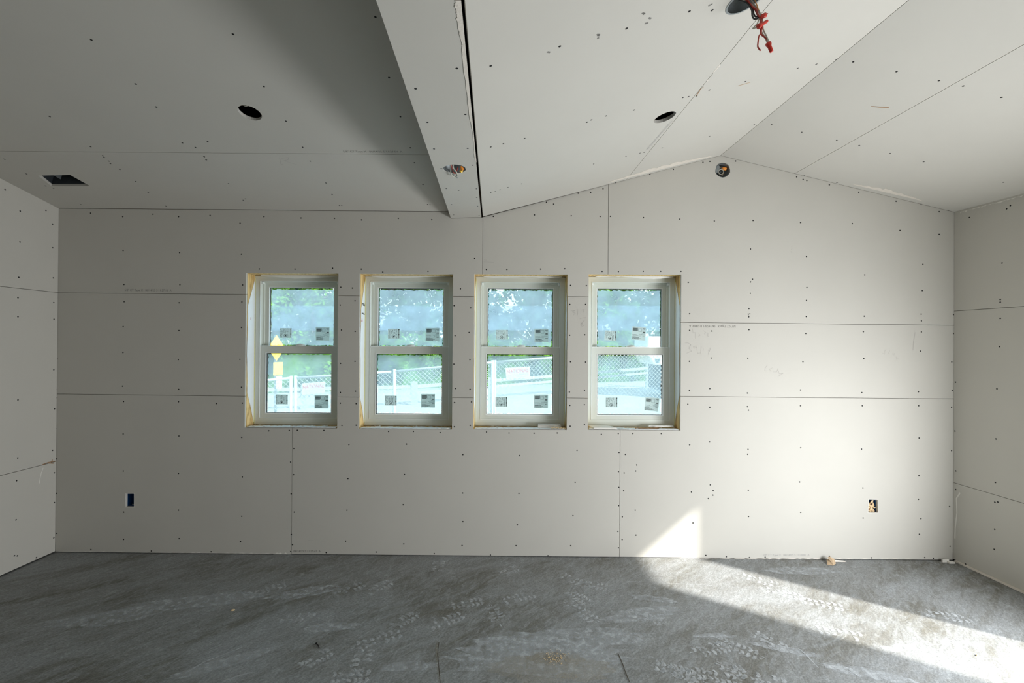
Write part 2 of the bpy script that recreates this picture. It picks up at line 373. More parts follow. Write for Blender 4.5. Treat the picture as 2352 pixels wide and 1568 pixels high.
def circle(cx, cy, r, n=28, jit=0.0):
    return [(cx + (r + random.uniform(-jit, jit)) * math.cos(2 * math.pi * k / n), cy + (r + random.uniform(-jit, jit)) * math.sin(2 * math.pi * k / n)) for k in range(n)]
PANELS = []
def panel(root, pl, poly, holes=(), name='drywall_panel'):
    q = inset(poly, GAP)
    o = MB().slab(pl, [q] + [list(h) for h in holes], -T, 0).build(name, M['paper'], root)
    PANELS.append((pl, poly, o)); return o
Q = back.q
def poly_px(pl, pts): return [pl.q(*p) for p in pts]

# ------------------------------------------------------------------ back wall
wall_back = empty('wall_back', (0, D, 0), kind='structure')
W = [dict(l=(565, 563), r=(776, 775), t=(627, 628), b=(982, 983)), dict(l=(826, 825), r=(1039, 1039), t=(629, 629), b=(984.5, 985.5)),
     dict(l=(1089, 1088), r=(1303, 1302), t=(629.5, 630), b=(985.5, 986.5)), dict(l=(1353, 1350), r=(1565, 1562), t=(630, 630), b=(987.5, 987))]
for k in W:     # openings straightened to rectangles on the wall
    A = [Q(k['l'][0], k['t'][0]), Q(k['r'][0], k['t'][1]), Q(k['r'][1], k['b'][1]), Q(k['l'][1], k['b'][0])]
    k['x0'] = (A[0][0] + A[3][0]) / 2; k['x1'] = (A[1][0] + A[2][0]) / 2; k['z1'] = (A[0][1] + A[1][1]) / 2; k['z0'] = (A[2][1] + A[3][1]) / 2
w1, w2, w3, w4 = W
def zt(px, py): return Q(px, py)[1]
s1, s2, s3, s4 = zt(565, 676), zt(800, 679), zt(1060, 680.5), zt(1330, 681)
t1, t2, t3, t4 = zt(563, 909.5), zt(800, 911.5), zt(1060, 913), zt(1330, 914)
xl = Q(127, 900)[0]
def z(pt): return Q(*pt)
pA = [z((127, 478)), z((1035, 486)), z((1036, 501)), z((1107, 499)), (z((1109, 560))[0], z((1109, 498))[1]), (z((1109, 560))[0], w3['z1']), (w3['x0'], w3['z1']), (w3['x0'], s3), (w2['x1'], s3),
      (w2['x1'], w2['z1']), (w2['x0'], w2['z1']), (w2['x0'], s2), (w1['x1'], s2), (w1['x1'], w1['z1']), (w1['x0'], w1['z1']), (w1['x0'], s1), z((127, 672))]
xs1, xs2 = z((1109, 560))[0], z((1397, 560))[0]
pB = [(xs1, z((1109, 498))[1]), (xs2, z((1397, 423))[1]), (xs2, w4['z1']), (w4['x0'], w4['z1']), (w4['x0'], s4), (w3['x1'], s4), (w3['x1'], w3['z1']), (xs1, w3['z1'])]
pC = [(xs2, z((1397, 423))[1]), z((1655, 357)), z((2200, 489)), z((2197, 747)), (w4['x1'], zt(1565, 740)), (w4['x1'], w4['z1']), (xs2, w4['z1'])]
pD = [z((127, 672)), (w1['x0'], s1), (w1['x0'], t1), z((127, 904.5))]
pE = [(w1['x1'], s2), (w2['x0'], s2), (w2['x0'], t2), (w1['x1'], t2)]
pF = [(w2['x1'], s3), (w3['x0'], s3), (w3['x0'], t3), (w2['x1'], t3)]
pG = [(w3['x1'], s4), (w4['x0'], s4), (w4['x0'], t4), (w3['x1'], t4)]
pH = [(w4['x1'], zt(1565, 740)), z((2197, 747)), z((2194, 916)), (w4['x1'], zt(1563, 910))]
xb1, xb2 = z((670.5, 1100))[0], z((1424, 1100))[0]
pI = [z((127, 904.5)), (w1['x0'], t1), (w1['x0'], w1['z0']), (xb1, w1['z0']), (xb1, 0.004), (z((127, 1267))[0], 0.004)]
pJ = [(xb1, w1['z0']), (w1['x1'], w1['z0']), (w1['x1'], t2), (w2['x0'], t2), (w2['x0'], w2['z0']), (w2['x1'], w2['z0']), (w2['x1'], t3), (w3['x0'], t3), (w3['x0'], w3['z0']),
      (w3['x1'], w3['z0']), (w3['x1'], t4), (w4['x0'], t4), (w4['x0'], w4['z0']), (xb2, w4['z0']), (xb2, 0.004), (xb1, 0.004)]
pK = [(xb2, w4['z0']), (w4['x1'], w4['z0']), (w4['x1'], zt(1563, 910)), z((2194, 916)), (z((2189, 1285))[0], 0.004), (xb2, 0.004)]
oL = poly_px(back, [(289, 1133.5), (308, 1133.5), (308, 1163.5), (288.5, 1163.5)])
oR = poly_px(back, [(1995, 1147), (2015.5, 1147.5), (2016, 1177), (1994, 1177)])
octc = z((1660, 390.5)); octp = [(octc[0] + 0.0535 * math.cos(2 * math.pi * k / 24) * (1.0 + 0.04 * math.sin(5 * k)), octc[1] + 0.0535 * math.sin(2 * math.pi * k / 24)) for k in range(24)]
for poly, holes in ((pA, []), (pB, []), (pC, [octp]), (pD, []), (pE, []), (pF, []), (pG, []), (pH, []), (pI, [oL]), (pJ, []), (pK, [oR])):
    panel(wall_back, back, poly, holes)
# outer sheathing with the window openings, closes the cavity
XL, XR = cL.x - 1.4, cR.x + 1.4
YB = D + T + 0.14
plS = Plane(Vector((0, YB, 0)), Vector((1, 0, 0)), Z, Vector((0, -1, 0)))
MB().slab(plS, [[(XL, -0.7), (XR, -0.7), (XR, 4.3), (XL, 4.3)]] + [[(k['x0'] - 0.0, k['z0']), (k['x0'], k['z1']), (k['x1'], k['z1']), (k['x1'], k['z0'])] for k in W], -0.012, 0).build('outer_sheathing', M['sheath'], wall_back)

# ------------------------------------------------------------------ side walls
HW = 3.9
wall_left = empty('wall_left', cl0, kind='structure')
LL = (D - YR) / abs(uL.y)
za, zb = left.q(127, 671)[1], left.q(127, 1060)[1]
za2, zb2 = left.q(0, 656)[1], left.q(0, 1090)[1]
ul0 = left.q(0, 900)[0]
za_e, zb_e = za + (za2 - za) / ul0 * LL * 0.15, zb
def ceil_z_left(u): # height of the sloping left ceiling over the left wall
    p = left.w(u, 0); n = ceilL.n; return p.z + (ceilL.O - p).dot(n) / n.z
panel(wall_left, left, [(0, 0.008), (LL, 0.008), (LL, zb), (0, zb)])
panel(wall_left, left, [(0, zb), (LL, zb), (LL, za), (0, za)])
panel(wall_left, left, [(0, za), (LL, za), (LL, ceil_z_left(LL) + 0.02), (0, ceil_z_left(0) + 0.0)])
MB().slab(left, [[(-0.3, -0.7), (LL + .3, -0.7), (LL + .3, 4.3), (-0.3, 4.3)]], -0.17, -0.158).build('outer_sheathing', M['sheath'], wall_left)

wall_right = empty('wall_right', cr0, kind='structure')
def ur(y): return (D - y) / abs(uR.y)
LRt = ur(YR)
zc, zd = right.q(2196, 714)[1], right.q(2190, 1108)[1]
def ceil_z_right(u):
    p = right.w(u, 0); n = vaultR.n; return p.z + (vaultR.O - p).dot(n) / n.z
HEAD = 2.12
OPEN = [(ur(1.98), ur(1.22)), (ur(0.10), ur(-1.2))]     # door opening and wide opening, outside the frame, where the daylight enters
e0, e1 = OPEN[0]; f0, f1 = OPEN[1]
for (u0, u1) in ((0, e0), (e1, f0), (f1, LRt)):
    panel(wall_right, right, [(u0, 0.012), (u1, 0.012), (u1, zd), (u0, zd)])
    panel(wall_right, right, [(u0, zd), (u1, zd), (u1, zc), (u0, zc)])
panel(wall_right, right, [(0, zc), (e0, zc), (e0, HEAD), (e1, HEAD), (e1, zc), (f0, zc), (f0, HEAD), (f1, HEAD), (f1, zc), (LRt, zc), (LRt, ceil_z_right(LRt) + .03), (0, ceil_z_right(0) + .0)])
holes = [[(a, 0.0), (a, HEAD), (b, HEAD), (b, 0.0)] for a, b in OPEN]
mS = MB()
for (u0, u1, z0, z1) in ((-0.3, e0, -0.7, 4.3), (e1, f0, -0.7, 4.3), (f1, LRt + .3, -0.7, 4.3), (e0, e1, HEAD, 4.3), (f0, f1, HEAD, 4.3), (e0, e1, -0.7, -0.02), (f0, f1, -0.7, -0.02)):
    mS.slab(right, [[(u0, z0), (u1, z0), (u1, z1), (u0, z1)]], -0.17, -0.158)
mS.build('outer_sheathing', M['sheath'], wall_right)
for a, b in OPEN:       # framing round each opening
    m = MB()
    m.slab(right, [[(a - 0.03, 0), (a, 0), (a, HEAD + .03), (a - 0.03, HEAD + .03)]], -0.157, -0.0165)
    m.slab(right, [[(b, 0), (b + .03, 0), (b + .03, HEAD + .03), (b, HEAD + .03)]], -0.157, -0.0165)
    m.slab(right, [[(a, HEAD), (b, HEAD), (b, HEAD + .03), (a, HEAD + .03)]], -0.157, -0.0165)
    m.build('opening_frame', M['pine'], wall_right)
pL, pR = left.w(LL, 0), right.w(LRt, 0)
rear = Plane(Vector((0, YR, 0)), Vector((1, 0, 0)), Z, Vector((0, 1, 0)))
wall_rear = empty('wall_rear', (0, YR, 0), kind='structure')
def ceil_z(x, y):
    p = Vector((x, y, 0)); best = 9
    return best
bl_edge = lambda y: P(1035, 500.5).x + vdir.x / -vdir.y * (D - y)
zc1 = ceil_z_left(LL); zc2 = ceil_z_right(LRt)
rx = ridge0.x + vdir.x / -vdir.y * (D - YR); 
panel(wall_rear, rear, [(pL.x, 0.008), (pR.x, 0.008), (pR.x, 2.0), (pL.x, 2.0)])
panel(wall_rear, rear, [(pL.x, 2.0), (pR.x, 2.0), (pR.x, zc2 + .02), (rx, ridge0.z + .02), (bl_edge(YR) + .3, 3.8), (pL.x, zc1 + .02)])
MB().slab(Plane(Vector((0, YR - .16, 0)), Vector((1, 0, 0)), Z, Vector((0, 1, 0))), [[(XL, -.7), (XR, -.7), (XR, 4.3), (XL, 4.3)]], -.012, 0).build('outer_sheathing', M['sheath'], wall_rear)
roof = MB().box(XL - .4, XR + .4, YR - .4, YB + .35, 4.25, 4.35).build('roof', M['sheath']); tag(roof, kind='structure')

# ------------------------------------------------------------------ ceilings
ceiling = empty('ceiling', (0, 0, 2.4), kind='structure')
# left sloping ceiling: u along the back wall (towards the left), v up the slope towards the camera
def on(pl, p): return pl.ab(p)
ql = ceilL.q(600, 352); vs_ = ql[1]
k0 = ceilL.ab(P(127, 478)); k1 = ceilL.ab(P(1040, 486))
uend = k0[0] + 0.06
Lsl = (D - YR) / math.hypot(ceilL.v.x, ceilL.v.y) + .2
def u_beam(v):   # hidden edge behind the beam
    p = ceilL.w(0, v); y = p.y; x = bl_edge(y) + 0.03; return (x - p.x) / ceilL.u.x
def u_left(v):
    p = ceilL.w(0, v); t = (D - p.y) / abs(uL.y); x = left.w(t, 0).x - 0.012; return (x - p.x) / ceilL.u.x
reg = poly_px(ceilL, [(88, 403.2), (161, 401.6), (206.5, 427), (118, 427.2)])
can1 = ceilL.q(574, 259.5)
can1p = circle(can1[0], can1[1], 0.0545, 28, 0.0008)
panel(ceiling, ceilL, [(u_beam(0), 0.0015), (u_left(0), 0.0015), (u_left(vs_), vs_), (u_beam(vs_), vs_)], [reg])
panel(ceiling, ceilL, [(u_beam(vs_), vs_), (u_left(vs_), vs_), (u_left(Lsl), Lsl), (u_beam(Lsl), Lsl)], [can1p])
# vault, left slope: u towards the camera, v from the ridge down to the beam
LV = (D - YR) / abs(vdir.y) + .1
vE = vaultL.ab(eaveL)[1]; vS = vaultL.q(1445, 405)[1]
can2 = vaultL.q(1527, 269.5); can2p = circle(can2[0], can2[1], 0.0555, 28, 0.0008)
lamp = vaultL.q(1711, 2); lampp = circle(lamp[0], lamp[1], 0.060, 30, 0.0012)
def ustart(pl, v, o=-0.002): return (D - pl.O.y - pl.v.y * v) / pl.u.y + o      # where a surface meets the window wall
panel(ceiling, vaultL, [(ustart(vaultL, 0), 0.0), (LV, 0.0), (LV, vS), (ustart(vaultL, vS, .001), vS)])
panel(ceiling, vaultL, [(ustart(vaultL, vS, .002), vS), (LV, vS), (LV, vE - 0.004), (ustart(vaultL, vE, .012), vE - 0.004)], [can2p, lampp])
vRE = vaultR.ab(eaveR)[1]; vRS = vaultR.q(1828, 397)[1]
panel(ceiling, vaultR, [(ustart(vaultR, 0), 0.0), (LV, 0.0), (LV, vRS), (ustart(vaultR, vRS), vRS)])
def v_right(u):
    p = vaultR.w(u, 0); t = (D - p.y) / abs(uR.y); x = right.w(t, 0).x + 0.014; return (x - p.x) / vaultR.v.x if abs(vaultR.v.x) > 1e-6 else 0
panel(ceiling, vaultR, [(ustart(vaultR, vRS), vRS), (LV, vRS), (LV, v_right(LV)), (ustart(vaultR, vRE), v_right(0))])
# beam
beam = empty('trim_beam', P(1070, 500), kind='structure')
vb = beamB.ab(P(1035, 500.5))[1]
bh = beamB.q(1044, 388); bhp = circle(bh[0], bh[1], 0.059, 28, 0.001)
panel(beam, beamB, [(ustart(beamB, 0), 0.003), (LV, 0.003), (LV, vb), (ustart(beamB, vb), vb)], [bhp])
side = Plane(beamB.w(0, vb), vdir, Z, Vector((vdir.y, -vdir.x, 0)) if vdir.y < 0 else Vector((-vdir.y, vdir.x, 0)))
panel(beam, side, [(0.001, 0.0), (LV, 0.0), (LV, 1.7), (0.001, 0.10)])
# torn paper along the beam's edge beside the open joint
m = MB(); A = []; Bq = []
pts = [(1064, 0), (1064.5, 12), (1065, 30), (1066, 55), (1068, 70), (1072.5, 130), (1078, 215), (1084, 310), (1089.5, 350), (1093, 372)]
lf = [(1047, 0), (1045, 14), (1048, 26), (1049, 42), (1055, 72), (1060, 98), (1061, 104), (1062, 130), (1072, 215), (1078, 262), (1087, 310), (1089, 350), (1092.5, 372)]
strip = poly_px(beamB, [(1067.0 + 0.0, 0), (1080, 130), (1090, 262), (1098, 372)] [::-1])
lfq = poly_px(beamB, lf)
edge = [(q[0], 0.0025) for q in lfq]
outl = []
for i in range(len(lfq) - 1):
    for k in range(5):
        t = k / 5; a = lfq[i][0] + (lfq[i + 1][0] - lfq[i][0]) * t; b = lfq[i][1] + (lfq[i + 1][1] - lfq[i][1]) * t
        outl.append((a, max(0.004, b + random.uniform(-0.0025, 0.0025))))
outl.append((lfq[-1][0], 0.004))
torn = m.slab(beamB, [outl + [(lfq[-1][0], 0.0015), (lfq[0][0], 0.0015)]], 0.0003, 0.0016).build('torn_paper_edge', M['torn'], beam)
tag(torn, 'frayed torn paper strip beside the open joint of the beam')
MB().slab(beamB, [[(0, 0.02), (LV, 0.02), (LV, vb - .03), (0, vb - .03)]], -0.30, -0.075).build('framing_lumber', M['cavity'], beam)  # block above the beam sheet, coloured with the cavity's shade
# frayed paper along the window wall under the vault
for (x0, y0, x1, y1, dn) in ((1396, 420, 1640, 358, 1), (1960, 424, 2120, 462, -1)):
    pl = vaultL if dn > 0 else vaultR
    n = 26; top = []; bot = []
    for i in range(n + 1):
        t = i / n; px, py = x0 + (x1 - x0) * t, y0 + (y1 - y0) * t
        bot.append(pl.q(px, py - 0.5)); hh = 7 * math.sin(math.pi * t) * (0.6 + 0.5 * random.random())
        top.append(pl.q(px, py - 1.2 - hh))
    o = MB().slab(pl, [bot + top[::-1]], 0.0002, 0.0012).build('torn_paper_edge', M['torn'], ceiling)
    tag(o, 'frayed torn paper where the ceiling meets the window wall')

# ------------------------------------------------------------------ floor
floor = MB().slab(floorp, [[(XL, YR - .3), (XR, YR - .3), (XR, D + .15), (XL, D + .15)]], -0.12, 0).build('floor', M['floor'])
tag(floor, kind='structure')

# ------------------------------------------------------------------ screws: (list of image marks, surface); every one is set in its own sheet
def cr(ox, oy, s, pts): return [(ox + x / s, oy + y / s) for x, y in pts]
SC_BACK = cr(0, 0, 2.352, [(310,1182),(306,1346),(489,1151),(663,1170),(826,1157),(965,1170),(1135,1163),(1297,1205),(1426,1170),(1626,1177),(1807,1179),(1953,1187),(2152,1179),(2333,1186),(665,1353),(970,1364),(1304,1372),(1401,1452),(1594,1453),(1797,1448),(1952,1453)]) \
 + [(1090, 593)] + cr(0, 600, 2.1778, [(286,127),(285,204),(284,351),(286,488),(283,640),(284,682),(280,837),(284,988),(283,1160),(284,1360),(620,116),(900,117),(1214,118),(621,202),(896,207),(1210,203),(616,326),(895,346),(1208,331),(615,456),(892,491),(1200,490),(613,624),(894,640),(1208,629),(618,701),(893,702),(1082,711),(1212,709),(616,863),(895,873),(1209,880),(617,1048),(893,1060),(1212,1078),(619,1254),(893,1244),(1209,1274),(618,1390),(896,1386),(1203,1401),(455,1441),(757,1448),(1056,1452)]) \
 + cr(1560, 560, 1.9596, [(8,123),(41,173),(321,23),(573,56),(1097,92),(1241,86),(835,139),(321,171),(330,159),(575,196),(1094,210),(1241,184),(320,222),(573,254),(314,291),(572,327),(833,325),(1089,316),(1235,318),(313,328),(47,314),(1090,346),(47,389),(147,392),(314,386),(570,403),(829,395),(1090,396),(1235,403),(46,528),(144,513),(309,514),(557,530),(831,516),(1085,482),(1227,531),(46,659),(138,651),(307,671),(546,657),(822,669),(1077,665),(1229,659),(39,721),(138,735),(307,732),(312,748),(546,728),(824,728),(1078,728),(1226,735),(47,904),(137,891),(310,924),(308,946),(547,917),(821,923),(1080,873),(1226,930),(140,1084),(153,1110),(152,1130),(131,1146),(311,1108),(542,1071),(827,1098),(1079,1043),(55,1116),(1077,1149),(1217,1181),(312,1226),(547,1208),(828,1233),(1088,1236),(62,1255),(1081,1306),(1219,1360),(120,1401),(212,1407),(316,1411),(387,1409),(676,1405),(865,1412),(1105,1411),(1144,1414)]) \
 + cr(560, 960, 2.2615, [(510,38),(584,37),(1094,45),(1176,38),(1695,42),(1769,33),(130,66),(236,64),(278,63),(416,64),(752,69),(881,69),(1020,75),(1261,72),(1378,77),(1508,78),(1628,77),(1857,84),(1945,80),(2021,80),(2168,80),(2316,139),(546,138),(845,135),(1138,189),(1432,194),(1731,167),(1949,178),(1982,188),(260,157),(243,228),(259,293),(246,393),(262,488),(247,604),(253,657),(244,692),(428,698),(541,314),(536,478),(529,638),(835,292),(828,449),(831,653),(1137,389),(1138,537),(1134,661),(1429,391),(1421,554),(1414,662),(1721,333),(1710,506),(1698,662),(1946,277),(1976,284),(1948,359),(1973,377),(1947,454),(1966,512),(1943,588),(1965,630),(1946,673),(2036,274),(2041,243),(2033,478),(2037,607),(989,703),(1281,710),(1580,714),(688,695)]) \
 + cr(1100, 330, 3.92, [(500,641),(831,648),(1091,655),(1184,653),(1482,665),(1809,678),(2120,695),(130,654),(608,526),(673,543),(894,445),(1006,437),(1118,405),(1232,349),(1540,275),(1751,230),(2017,167),(2080,159),(2311,156),(67,1131),(252,1131),(556,1128),(773,1125),(1109,1149),(1256,1150),(1480,1147),(1637,1147),(1819,1147),(1886,1248),(825,1274),(968,1277),(818,1446),(960,1446)]) \
 + cr(1100, 0, 1.8786, [(1183,951),(1388,960),(1611,964),(1817,994),(1986,1011),(1172,1074),(1414,1105),(1916,1141),(2053,1135),(1512,797),(1639,829),(1800,868),(1986,913),(1371,763),(1399,774),(1415,779)]) \
 + cr(540, 600, 3.92, [(67,213),(60,366),(57,596),(43,882),(58,1133),(65,1276),(952,232),(946,393),(958,618),(950,918),(948,1180),(948,1276)]) \
 + cr(800, 600, 3.92, [(38,240),(61,355),(62,631),(61,900),(65,1169),(71,1281),(1010,247),(953,399),(961,669),(951,925),(963,1145),(957,1270),(118,70),(310,96),(718,89)]) \
 + cr(1070, 600, 3.92, [(44,420),(29,640),(37,884),(38,1152),(51,1265),(934,665),(942,904),(932,1176),(936,1296)]) \
 + cr(1335, 600, 3.92, [(32,661),(39,907),(29,1161),(28,1290),(963,190),(977,471)])
SC_LEFT = cr(0, 0, 2.352, [(28,1024),(109,1140),(248,1137),(108,1307),(284,1210),(285,1338)]) + cr(0, 600, 2.1778, [(94,80),(267,83),(90,182),(269,206),(90,277),(270,289),(269,542),(90,693),(273,737),(263,945),(89,983),(272,1057),(83,1097),(272,1206),(80,1292),(269,1382),(72,1472),(87,1472),(182,1481)])
SC_RIGHT = cr(1560, 560, 1.9596, [(1453,86),(1445,250),(1445,262),(1445,335),(1442,462),(1430,652),(1426,877),(1423,1073),(1421,1162),(1434,1161),(1420,1284),(1418,1374),(1244,622),(1241,842),(1245,1021),(1245,1105),(1289,1440)]) + cr(1100, 0, 1.8786, [(2293,887),(2277,901),(2116,938)])
SC_CL = cr(0, 0, 2.352, [(493,215),(1259,185),(2028,92),(733,454),(1425,467),(2102,419),(844,578),(1545,654),(2163,630),(268,629),(489,792),(1635,795),(2217,798),(24,860),(556,841),(563,850),(588,870),(596,883),(647,915),(1103,846),(1114,863),(1676,870),(2239,879),(143,939),(733,980),(1235,992),(1761,988),(2285,996),(801,1040),(1794,1050),(1314,1081),(1326,1074),(438,1105),(897,1113),(1834,1109),(1846,1108),(2310,1104),(2323,1106),(288,1016),(246,1004),(985,771),(1056,796),(1122,765)])
SC_BM = cr(0, 0, 2.352, [(2245,479)]) + cr(860, 0, 4.6125, [(874,725),(963,1212),(561,1295)]) + cr(980, 340, 8.713, [(147,16),(820,5),(293,411),(916,342),(394,809),(641,843),(997,813),(1002,987),(497,1129),(1019,1161),(540,1335),(1050,1350)])
SC_VL = cr(1100, 0, 1.8786, [(51,284),(349,200),(637,123),(908,49),(1006,44),(669,475),(549,500),(197,597),(105,620),(51,634),(995,388),(1149,352),(1375,295),(1456,277),(1543,256),(880,421),(904,417),(939,414),(791,638),(713,657),(695,660),(635,674),(495,707),(995,588),(1188,537),(184,793),(125,808),(91,818),(70,826),(51,830),(485,517),(466,527)])
SC_VR = cr(1100, 0, 1.8786, [(1615,267),(1802,309),(1985,348),(2090,371),(2255,420),(1263,538),(1393,570),(1544,605),(1641,627),(1774,662),(1919,698),(2263,786),(1545,787),(1404,758),(1907,880),(2026,907)])
proto = None
def screw_mesh():
    m = MB().lathe((0, 0, 0), (0, 0, 1), [(0.0050, -0.001), (0.0050, 0.0002), (0.0044, 0.0007), (0.0018, 0.0008), (0.0012, 0.0003), (0.0001, 0.0003)], 12)
    me = bpy.data.meshes.new('screw'); me.from_pydata(m.v, [], m.f); me.polygons.foreach_set('use_smooth', [True] * len(m.f)); me.materials.append(M['screw']); return me
SCREW = screw_mesh()
seen = []
def screws(pl, marks):
    for px, py in marks:
        if any((px - a) ** 2 + (py - b) ** 2 < 16 and pl is c for a, b, c in seen): continue
        seen.append((px, py, pl))
        ab = pl.q(px, py)
        own = None
        for p, poly, o in PANELS:
            if p is pl and inside(ab, poly): own = o; break
        if own is None:
            continue
        s = bpy.data.objects.new('screw', SCREW); C.objects.link(s); s.parent = own
        wl = pl.w(ab[0], ab[1], 0.0) - wloc(own)
        a = random.random() * 3; u, v = pl.u * math.cos(a) + pl.v * math.sin(a), None
        v = pl.n.cross(u)
        s.matrix_basis = Matrix(((u.x, v.x, pl.n.x, wl.x), (u.y, v.y, pl.n.y, wl.y), (u.z, v.z, pl.n.z, wl.z), (0, 0, 0, 1)))
for pl, mk_ in ((back, SC_BACK), (left, SC_LEFT), (right, SC_RIGHT), (ceilL, SC_CL), (beamB, SC_BM), (vaultL, SC_VL), (vaultR, SC_VR)): screws(pl, mk_)
def panel_at(pl, px, py):
    ab = pl.q(px, py)
    for p, poly, o in PANELS:
        if p is pl and inside(ab, poly): return o
    return None

# ------------------------------------------------------------------ printing and pencil on the sheets
def print_px(s, pl, p0, p1, h, m=None, name='printed_text'):
    """base line from image mark p0 to p1; h in metres"""
    a, b = pl.q(*p0), pl.q(*p1); dx, dy = b[0] - a[0], b[1] - a[1]
    root = panel_at(pl, *p0) or panel_at(pl, *p1)
    o = text_mesh(name, s, pl, a[0], a[1], math.atan2(dy, dx), h, math.hypot(dx, dy), m or M['ink'], root)
    return o
def ptext(s, pl, p0, p1, h, m=None):
    """as print_px, for a surface whose u axis runs backwards for the reader"""
    a, b = pl.q(*p0), pl.q(*p1)
    up_sign = 1
    fake = Plane(pl.O, pl.u, pl.v, pl.n)
    if pl.u.cross(pl.v).dot(pl.n) < 0: fake = Plane(pl.O, -pl.u, pl.v, pl.n)
    a, b = fake.q(*p0), fake.q(*p1); dx, dy = b[0] - a[0], b[1] - a[1]
    root = panel_at(pl, *p0) or panel_at(pl, *p1)
    return text_mesh('printed_text', s, fake, a[0], a[1], math.atan2(dy, dx), h, math.hypot(dx, dy), m or M['ink'], root)
ptext('5/8" CT Type X   06/14/25 S 11:27:16  A', back, (286.5, 668), (394, 668.8), 0.0155)
ptext('06/14/25 S 11:25:47  A', back, (674.5, 1267.3), (736.5, 1267.5), 0.0145)
ptext('5/8" CT Type X   06/14/25 S 11:28:01  A', back, (1752, 1276.5), (1859.5, 1276.2), 0.015, M['ink_faint'])
ptext('5/8" CT Type X   06/14/25 S 11:28:09  A', back, (1690, 747.2), (1583, 746.5), 0.0155)
ptext('5/8" CT Type X   06/14/25 S 11:27:04  A', ceilL, (789.5, 349.5), (925, 350.0), 0.016)
ptext('5/8" CT Type X   06/14/25 S 11:26:52  A', vaultL, (1489, 342), (1545, 277.5), 0.015, M['ink_faint'])
def strokes(pl, lines, r, name='pencil_mark', m=None, root=None):
    mb = MB(); root = root or panel_at(pl, *lines[0][0])
    for ln in lines:
        q = [Vector((*pl.q(*p), 0)) for p in ln]
        for i in range(len(q) - 1):
            d = (q[i + 1] - q[i]); 
            if d.length < 1e-6: continue
            d.normalize(); n = Vector((-d.y, d.x, 0)) * r; a, b = q[i] - d * r * .4, q[i + 1] + d * r * .4
            mb.add([pl.w(p.x, p.y, 0.0005) for p in (a + n, b + n, b - n, a - n)], [(0, 1, 2, 3)])
    return mb.build(name, m or M['pencil'], root)
def cl(ox, oy, s, lines): return [[(ox + x / s, oy + y / s) for x, y in l] for l in lines]
strokes(back, cl(1560, 720, 11.2, [[(150,755),(230,755),(300,800),(250,895),(320,965),(190,1020)], [(440,830),(370,850),(380,890),(450,870)], [(455,845),(470,1020),(560,1010),(570,850)], [(615,880),(620,950)], [(790,880),(800,920),(745,1050)], [(750,930),(770,980)]]), 0.0014)
strokes(back, cl(1560, 720, 11.2, [[(345,390),(350,480),(420,490),(415,640)], [(500,500),(540,560),(490,580)], [(610,430),(680,480),(640,530)], [(725,490),(730,580),(765,590),(755,500)]]), 0.0011)
strokes(back, cl(1740, 790, 6.918, [[(155,335),(120,380),(118,425),(155,425)], [(240,375),(190,400),(215,440)], [(320,385),(320,410),(300,440),(245,440)], [(330,420),(345,470),(400,465),(325,515)]]), 0.0012)
strokes(back, cl(1740, 790, 6.918, [[(1980,140),(2020,160),(2020,110),(2040,85)], [(2080,150),(2100,105)], [(2145,165),(2155,130)], [(2165,175),(2175,145)], [(2200,200),(2210,245),(2235,230)]]), 0.0012)
strokes(back, cl(1300, 690, 17.42, [[(200,405),(360,400),(250,455),(370,510),(290,590)], [(475,350),(465,580)], [(600,390),(720,360),(690,480)], [(550,730),(670,690),(800,675)], [(580,870),(640,920),(590,970),(640,1035),(720,1010),(620,930),(740,780)]]), 0.0011)
strokes(back, cl(1100, 330, 3.92, [[(45,1064),(90,1066),(135,1068)], [(48,1046),(70,1048)]]), 0.0012)
strokes(back, cl(1560, 560, 1.9596, [[(1062,398),(1055,440),(1052,478)], [(508,8),(506,14)], [(507,20),(505,26)], [(503,34),(507,40)]]), 0.0022)
strokes(back, cl(560, 960, 2.2615, [[(335,635),(365,636)], [(372,636),(395,637)], [(400,637),(425,637)]]), 0.0016, 'scuff_mark')
strokes(ceilL, cl(0, 0, 2.352, [[(1510,852),(1518,888),(1530,886)], [(1518,854),(1560,850),(1556,862),(1535,868),(1612,892)]]), 0.0016)
strokes(vaultR, cl(1100, 0, 1.8786, [[(1694,459),(1730,462),(1768,463)]]), 0.0035, 'scuff_mark', M['brown'])
strokes(vaultL, cl(1100, 0, 1.8786, [[(1170,355),(1120,370)]]), 0.003, 'scuff_mark', M['kraft'])
strokes(vaultL, cl(1100, 0, 1.8786, [[(938,414),(955,385),(968,375)]]), 0.0025, 'scuff_mark', M['brown'])
strokes(vaultL, cl(1100, 0, 1.8786, [[(1010,315),(1040,280)], [(985,350),(990,342)]]), 0.003, 'scuff_mark', M['torn'])
for grp in ([[(706,56),(714,60)], [(709,61),(716,57)]], [[(510,148),(520,153)], [(513,154),(519,147)]], [[(718,101),(728,99)]], [[(512,165),(517,163)]], [[(297,224),(306,226)]], [[(992,24),(1006,18)]], [[(734,77),(742,80)]]):
    strokes(vaultL, cl(1100, 0, 1.8786, grp), 0.0035, 'scuff_mark', M['ink'])
strokes(left, cl(0, 1020, 4.9, [[(470,232),(540,205),(620,190)], [(545,212),(600,215)], [(575,205),(590,175)]]), 0.0028, 'scuff_mark', M['brown'])
strokes(left, cl(0, 1020, 4.9, [[(485,265),(462,330),(440,440)]]), 0.002, 'scuff_mark', M['gypsum'])
strokes(right, cl(2140, 1060, 4.612, [[(300,330),(262,390),(268,540),(250,700),(246,810)]]), 0.004, 'scuff_mark', M['gypsum'])
strokes(back, cl(1560, 720, 11.2, [[(1770,0),(1785,40)], [(1800,0),(1830,10)]]), 0.003, 'scuff_mark', M['ink'])

